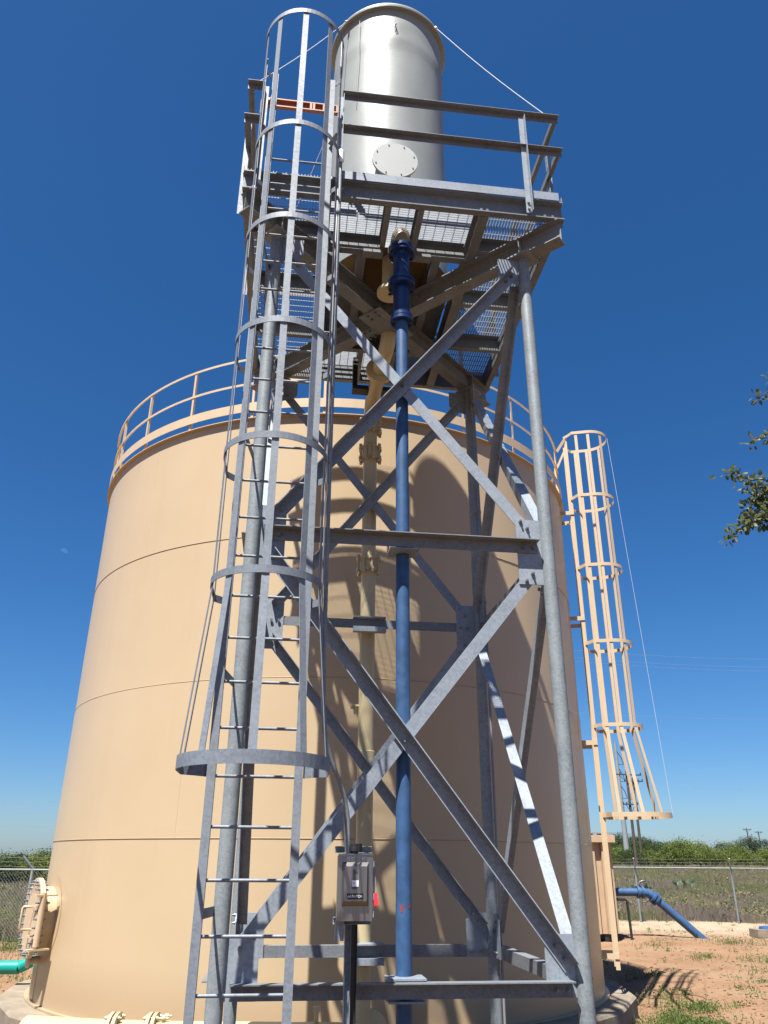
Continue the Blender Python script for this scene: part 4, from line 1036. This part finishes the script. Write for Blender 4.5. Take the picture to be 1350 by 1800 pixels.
for i, (a, r_, s_) in enumerate(((-.462, 150, .40), (-.424, 150, .47), (-.405, 155, .42))):
    tree('o2', a, r_, s_, '%s small dark oak from the left on the left skyline' % order[i], 'dark oaks on the left skyline')

# nearby live oak whose twigs enter on the right
oak = thing('live_oak', 'near live oak whose leafy twigs reach in at the right edge', 'tree', (7.2, 4.6, 0))
oo = V((7.2, 4.6, 0)); rnd = random.Random(21)
wood = MB(); lv_ = MB()
wood.tube([(0, 0, -0.2), (-0.1, 0.1, 1.5), (-0.3, 0.3, 3.2), (-0.6, 0.5, 4.4)], [0.22, 0.18, 0.15, 0.11], 12)
def twig(p0, p1, r0, n, leaf=0.05, spread=0.045):
    p0, p1 = V(p0), V(p1); L_ = (p1 - p0).length; mid = [p0]
    for k in range(1, 6):
        mid.append(p0 + (p1 - p0) * (k / 5) + V((rnd.gauss(0, 1), rnd.gauss(0, 1), rnd.gauss(0, 1))) * 0.03 * L_)
    wood.tube([q - oo for q in mid], [r0 * (1 - 0.16 * k) for k in range(6)], 5)
    for _ in range(n):
        t = rnd.uniform(0.1, 1.05); i = min(4, int(max(0, t) * 5)); c = mid[i] + (mid[i + 1] - mid[i]) * (t * 5 - i) - oo
        d = V((rnd.gauss(0, 1), rnd.gauss(0, 1), rnd.gauss(0, 1))).normalized()
        c = c + d * rnd.uniform(0.2, 1) * spread
        u = (d + V((rnd.gauss(0, .5), rnd.gauss(0, .5), rnd.gauss(0, .5)))).normalized(); w = u.cross(V((rnd.gauss(0, 1), rnd.gauss(0, 1), rnd.gauss(0, 1)))).normalized(); nn = u.cross(w)
        s = leaf * rnd.uniform(0.7, 1.2); k_ = s * 0.28
        lv_.add([c, c + u * s * 0.3 + w * k_, c + u * s * 0.75 + w * k_ * 0.85, c + u * s + nn * s * 0.12, c + u * s * 0.75 - w * k_ * 0.85, c + u * s * 0.3 - w * k_, c + u * s * 0.5 - nn * s * 0.09],
                [(0, 1, 6), (1, 2, 6), (2, 3, 6), (3, 4, 6), (4, 5, 6), (5, 0, 6)], True)
def PYw(u, v, y):
    a2, b2 = u - 675, 900 - v
    a = a2 * cos(ROLL) + b2 * sin(ROLL); b = -a2 * sin(ROLL) + b2 * cos(ROLL)
    yy = 1368.86 * cos(PITCH) - b * sin(PITCH); zz = 1368.86 * sin(PITCH) + b * cos(PITCH)
    return V((a / yy * y, y, H + zz / yy * y))
hub = V((3.65, 5.55, 4.75)); hub2 = V((4.6, 5.3, 4.7))
wood.tube([V((6.6, 5.1, 4.4)) - oo, V((5.5, 5.2, 4.7)) - oo, hub2 - oo, hub - oo], [0.10, 0.07, 0.045, 0.02], 8)
h3 = PYw(1352, 905, 5.5); h4 = PYw(1358, 850, 5.5)
wood.tube([hub - oo, h3 - oo], [0.018, 0.01], 6); wood.tube([hub - oo, h4 - oo], [0.018, 0.01], 6)
for a, b, n in (((1356, 845), (1268, 832), 50), ((1352, 850), (1305, 852), 30), ((1355, 900), (1302, 905), 34), ((1358, 868), (1318, 862), 40), ((1356, 885), (1314, 888), 46), ((1352, 905), (1322, 912), 46), ((1350, 900), (1330, 880), 46), ((1340, 905), (1306, 925), 34), ((1318, 915), (1277, 950), 46), ((1360, 765), (1318, 776), 26), ((1362, 686), (1324, 700), 18), ((1360, 655), (1349, 665), 6), ((1360, 912), (1338, 922), 34), ((1362, 872), (1336, 868), 34)):
    y = 5.5 + rnd.uniform(-0.12, 0.12)
    twig(PYw(*a, y), PYw(*b, y), 0.006, int(n * 1.3), 0.05, 0.048)
wood.tube([hub2 - oo, PYw(1372, 765, 5.5) - oo, PYw(1360, 765, 5.5) - oo], [0.02, 0.012, 0.007], 6)
wood.tube([PYw(1372, 765, 5.5) - oo, PYw(1362, 686, 5.5) - oo], [0.012, 0.006], 6)
for _ in range(46):                       # rest of the crown, outside the frame
    s0 = V((rnd.uniform(4.2, 8.5), rnd.uniform(3.2, 6.4), rnd.uniform(3.9, 6.6)))
    wood.tube([V((-0.6, 0.5, 4.3)), (s0 - oo) * 0.6 + V((-0.24, 0.2, 1.72)), s0 - oo], [0.04, 0.025, 0.01], 5)
    for _k in range(3): twig(s0, s0 + V((rnd.gauss(0, .35), rnd.gauss(0, .35), rnd.gauss(0, .3))), 0.008, 40, 0.06, 0.09)
wood.build('trunk', 'bark', oak, fix=False); lv_.build('crown', 'oak_leaf', oak, fix=False)

# ------------------------------------------------------------------ grass, weeds, cactus
def blades(m, x, y, z, h, n, spread, rnd, w=0.012, lean=0.35):
    for _ in range(n):
        bx_, by_ = x + rnd.gauss(0, spread), y + rnd.gauss(0, spread); hh = h * rnd.uniform(0.55, 1.25); a = rnd.uniform(0, 6.283)
        dx, dy = cos(a) * hh * lean * rnd.random(), sin(a) * hh * lean * rnd.random(); b = rnd.uniform(-0.7, 0.7)
        ux, uy = cos(b) * w, sin(b) * w
        m.add([(bx_ - ux, by_ - uy, z - 0.02), (bx_ + ux, by_ + uy, z - 0.02), (bx_ + dx * 0.5 + ux * 0.7, by_ + dy * 0.5, z + hh * 0.6), (bx_ + dx * 0.5 - ux * 0.7, by_ + dy * 0.5, z + hh * 0.6), (bx_ + dx, by_ + dy, z + hh)], [(0, 1, 2, 3), (3, 2, 4)])
rnd = random.Random(5)
dry, grn, rus = MB(), MB(), MB()
def sow(n, a0, a1, r0, r1, edge):
    k = 0
    while k < n:
        r_ = r0 + (r1 - r0) * rnd.random() ** 1.6; a = rnd.uniform(a0, a1); x, y = a * r_, r_
        if not edge(x, y): continue
        k += 1
        nz_ = noise.noise(V((x * 0.12, y * 0.12, 0))) + 0.5 * noise.noise(V((x * 0.5, y * 0.5, 9)))
        n3 = noise.noise(V((x * 0.22, y * 0.22, 31))) + rnd.gauss(0, 0.15)
        h = 0.30 + 0.3 * nz_ + 0.2 * n3 + 0.1 * rnd.random(); far = 1 + (r_ - 30) / 40
        mb = rus if n3 > 0.30 else grn if (nz_ + rnd.gauss(0, 0.2)) > -0.06 else dry
        blades(mb, x, y, gz(x, y), max(0.15, h), 5, 0.12 * far, rnd, 0.011 * far)
sow(15000, .24, .60, 27.5, 108, lambda x, y: (x - 5.5) * 0.3357 + (y - 31.33) * 0.942 > 0.5)
sow(7000, -.56, -.34, 21.2, 62, lambda x, y: y > 21.4 - 0.1 * (x + 13.5))
for _ in range(950):
    sd_ = 1 if rnd.random() < 0.7 else -1
    r_ = (29 + 75 * rnd.random() ** 1.5) if sd_ > 0 else (21.5 + 38 * rnd.random() ** 1.3); a = rnd.uniform(.26, .58) if sd_ > 0 else -rnd.uniform(.35, .54); x, y = a * r_, r_
    if sd_ > 0 and (x - 5.5) * 0.3357 + (y - 31.33) * 0.942 < 0.8: continue
    if sd_ < 0 and y < 21.6 - 0.1 * (x + 13.5): continue
    q = noise.noise(V((x * 0.18, y * 0.18, 50))) + rnd.gauss(0, 0.2); mb = grn if q > 0.05 else rus if q > -0.25 else dry
    h = rnd.uniform(0.18, 0.5); w_ = rnd.uniform(0.15, 0.45); z = gz(x, y)
    for _k in range(46): leaf_quad(mb, V((x + rnd.gauss(0, w_ * .5), y + rnd.gauss(0, w_ * .5), z + h * rnd.random() ** 0.8)), rnd.uniform(0.03, 0.06) * (1 + r_ / 90), rnd)
tag(dry.build('dry_grass', 'dry_grass', fix=False), 'dry brown grass covering the field beyond the fences', 'grass', kind='stuff')
tag(rus.build('russet_grass', 'russet_grass', fix=False), 'dark russet brush stems standing in clumps in the field', 'grass', kind='stuff')
tag(grn.build('green_grass', 'green_grass', fix=False), 'olive green grass mixed through the field beyond the fences', 'grass', kind='stuff')
wd = MB()
def weed(x, y, s, n, rnd):
    z = gz(x, y)
    blades(wd, x, y, z, 0.05 + 0.35 * s, max(3, n // 3), s, rnd, 0.005, 0.9)
    for _ in range(int(n * 2.2)):
        c = V((x + rnd.gauss(0, s), y + rnd.gauss(0, s), z + rnd.uniform(0.0, 0.07) * (s / 0.15 + 0.4)))
        leaf_quad(wd, c, rnd.uniform(0.009, 0.024), rnd)
def PZw(u, v, z=0.0):
    a2, b2 = u - 675, 900 - v
    a = a2 * cos(ROLL) + b2 * sin(ROLL); b = -a2 * sin(ROLL) + b2 * cos(ROLL)
    yy = 1368.86 * cos(PITCH) - b * sin(PITCH); zz = 1368.86 * sin(PITCH) + b * cos(PITCH)
    t = (z - H) / zz; return a * t, yy * t
for (u, v, s, n) in ((1155, 1783, .16, 110), (1175, 1775, .15, 90), (1205, 1785, .2, 170), (1215, 1793, .2, 170), (1195, 1778, .15, 90), (1217, 1764, .14, 110), (1232, 1762, .14, 110), (1245, 1770, .12, 70), (1240, 1683, .16, 110), (1223, 1689, .13, 40), (1155, 1663, .2, 60), (1275, 1658, .3, 120), (1285, 1662, .25, 90), (1340, 1692, .25, 140), (1180, 1765, .15, 60), (1170, 1742, .2, 70), (1175, 1752, .2, 70), (1150, 1715, .1, 50), (1245, 1795, .15, 90), (1260, 1790, .12, 60), (1335, 1712, .2, 60), (1310, 1740, .12, 25), (1300, 1766, .1, 30), (12, 1672, .5, 250), (25, 1668, .4, 200), (1112, 1716, .15, 50), (1330, 1660, .3, 60)):
    x, y = PZw(u, v); weed(x, y, s, n, rnd)
for _ in range(260):
    y = rnd.uniform(11.3, 30); x = rnd.uniform(0.22, 0.56) * y
    if (x - 5.5) * 0.3357 + (y - 31.33) * 0.942 > 0 or (y > 21.8 and x < 6.2): continue
    if noise.noise(V((x * 0.5, y * 0.5, 4))) < 0.05 and rnd.random() < 0.85: continue
    weed(x, y, rnd.uniform(0.03, 0.12), rnd.randint(3, 16), rnd)
for _ in range(120):
    y = rnd.uniform(11, 20); x = -rnd.uniform(0.37, 0.55) * y; weed(x, y, rnd.uniform(0.05, 0.2), rnd.randint(4, 20), rnd)
tag(wd.build('weeds', 'weed_leaf', fix=False), 'small green weeds scattered over the orange sand', 'weeds', kind='stuff')
sl = MB()
for _ in range(900):
    y = rnd.uniform(11.3, 30); x = rnd.uniform(0.22, 0.56) * y
    if (x - 5.5) * 0.3357 + (y - 31.33) * 0.942 > 0 or (y > 21.8 and x < 6.2): continue
    if noise.noise(V((x * 0.45, y * 0.45, 7))) < 0.0 and rnd.random() < 0.8: continue
    for _k in range(rnd.randint(2, 7)):
        px_, py_ = x + rnd.gauss(0, .15), y + rnd.gauss(0, .15); a = rnd.uniform(0, 3.14); L_ = rnd.uniform(0.05, 0.16); z = gz(px_, py_) + 0.012; e_ = rnd.uniform(0, 0.05)
        sl.add([(px_ - cos(a) * L_, py_ - sin(a) * L_, z), (px_ + sin(a) * .005, py_ - cos(a) * .005, z + e_), (px_ + cos(a) * L_, py_ + sin(a) * L_, z + e_), (px_ - sin(a) * .005, py_ + cos(a) * .005, z + e_)], [(0, 1, 2, 3)])
tag(sl.build('straw_litter', 'dry_grass', fix=False), 'dry straw lying loose over the orange sand', 'straw', kind='stuff')
cl_ = MB()
for _ in range(2600):
    y = 11.3 + 18 * rnd.random() ** 1.5; x = rnd.uniform(0.22, 0.56) * y * (1 if rnd.random() < 0.85 else -1)
    if (x - 5.5) * 0.3357 + (y - 31.33) * 0.942 > 0 or (y > 21.8 and 0 < x < 6.2) or (x < 0 and y > 20): continue
    if noise.noise(V((x * 0.6, y * 0.6, 17))) < 0.0 and rnd.random() < 0.7: continue
    r_ = 0.008 + 0.035 * rnd.random() ** 3; z = gz(x, y) + r_ * 0.3
    q = [V((x + rnd.uniform(.6, 1.3) * r_ * ax, y + rnd.uniform(.6, 1.3) * r_ * ay, z + rnd.uniform(.4, .9) * r_ * az_)) for ax, ay, az_ in ((1, 0, 0), (0, 1, 0), (-1, 0, 0), (0, -1, 0), (0, 0, 1), (0, 0, -1))]
    cl_.add(q, [(0, 1, 4), (1, 2, 4), (2, 3, 4), (3, 0, 4), (1, 0, 5), (2, 1, 5), (3, 2, 5), (0, 3, 5)])
tag(cl_.build('soil_clods', 'soil', fix=False), 'small clods and pebbles strewn over the orange sand', 'pebbles', kind='stuff')
def cactus(x, y, s, seed, label):
    rnd = random.Random(seed); c = thing('prickly_pear', label, 'cactus', (x, y, gz(x, y)), group='prickly pears in the field')
    bases = [V((rnd.gauss(0, .3), rnd.gauss(0, .25), 0.05)) for _ in range(9)]
    for b in bases:
        p = b
        for lvl in range(3):
            d = V((rnd.gauss(0, .5), rnd.gauss(0, .4), 1)).normalized(); nrm = V((rnd.gauss(0, .5), -1, rnd.gauss(0, .2))); nrm = (nrm - d * nrm.dot(d)).normalized(); sd_ = d.cross(nrm)
            h = 0.13 * s * rnd.uniform(0.65, 1.2); m = MB(); n = 12
            ring = [p + d * (h + h * sin(2 * pi * k / n)) + sd_ * (h * 0.75 * cos(2 * pi * k / n)) for k in range(n)]
            m.add(ring + [p + d * h + nrm * 0.03, p + d * h - nrm * 0.03], [(k, (k + 1) % n, n) for k in range(n)] + [((k + 1) % n, k, n + 1) for k in range(n)])
            m.build('pad', 'cactus_pad', c); p = p + d * h * 1.85 + sd_ * rnd.gauss(0, .06)
cactus(16.6, 47, 1.15, 1, 'larger prickly pear clump in the field left of the right fence post')
cactus(13.4, 45, 0.95, 2, 'smaller prickly pear clump behind the blue pipe elbow')

# ------------------------------------------------------------------ daytime moon
mo = V((-0.4399, 1, 0.3536 * sqrt(1 + 0.4399 ** 2))).normalized()
m = MB(); rad = 4000 * 0.0044
up_ = V((0, 0, 1)); sx_ = mo.cross(up_).normalized(); uy_ = sx_.cross(mo).normalized()
tilt = R(-14); sx2 = sx_ * cos(tilt) + uy_ * sin(tilt); uy2 = -sx_ * sin(tilt) + uy_ * cos(tilt)
pts = [sx2 * cos(pi * k / 20) * rad + uy2 * sin(pi * k / 20) * rad - mo * 0 for k in range(21)]
low = [sx2 * cos(pi * k / 20) * rad + uy2 * (-sin(pi * k / 20)) * rad * 0.12 for k in range(20, -1, -1)]
dome = [p - mo * (rad * 0.5 * (1 - (p.length / rad) ** 2)) for p in pts + low]
m.add(dome, [tuple(range(len(dome)))]); mo_o = m.build('moon', 'moonlight', loc=mo * 4000 + V((0, 0, H)))
tag(mo_o, 'faint pale half moon in the blue sky left of the tower', 'moon')
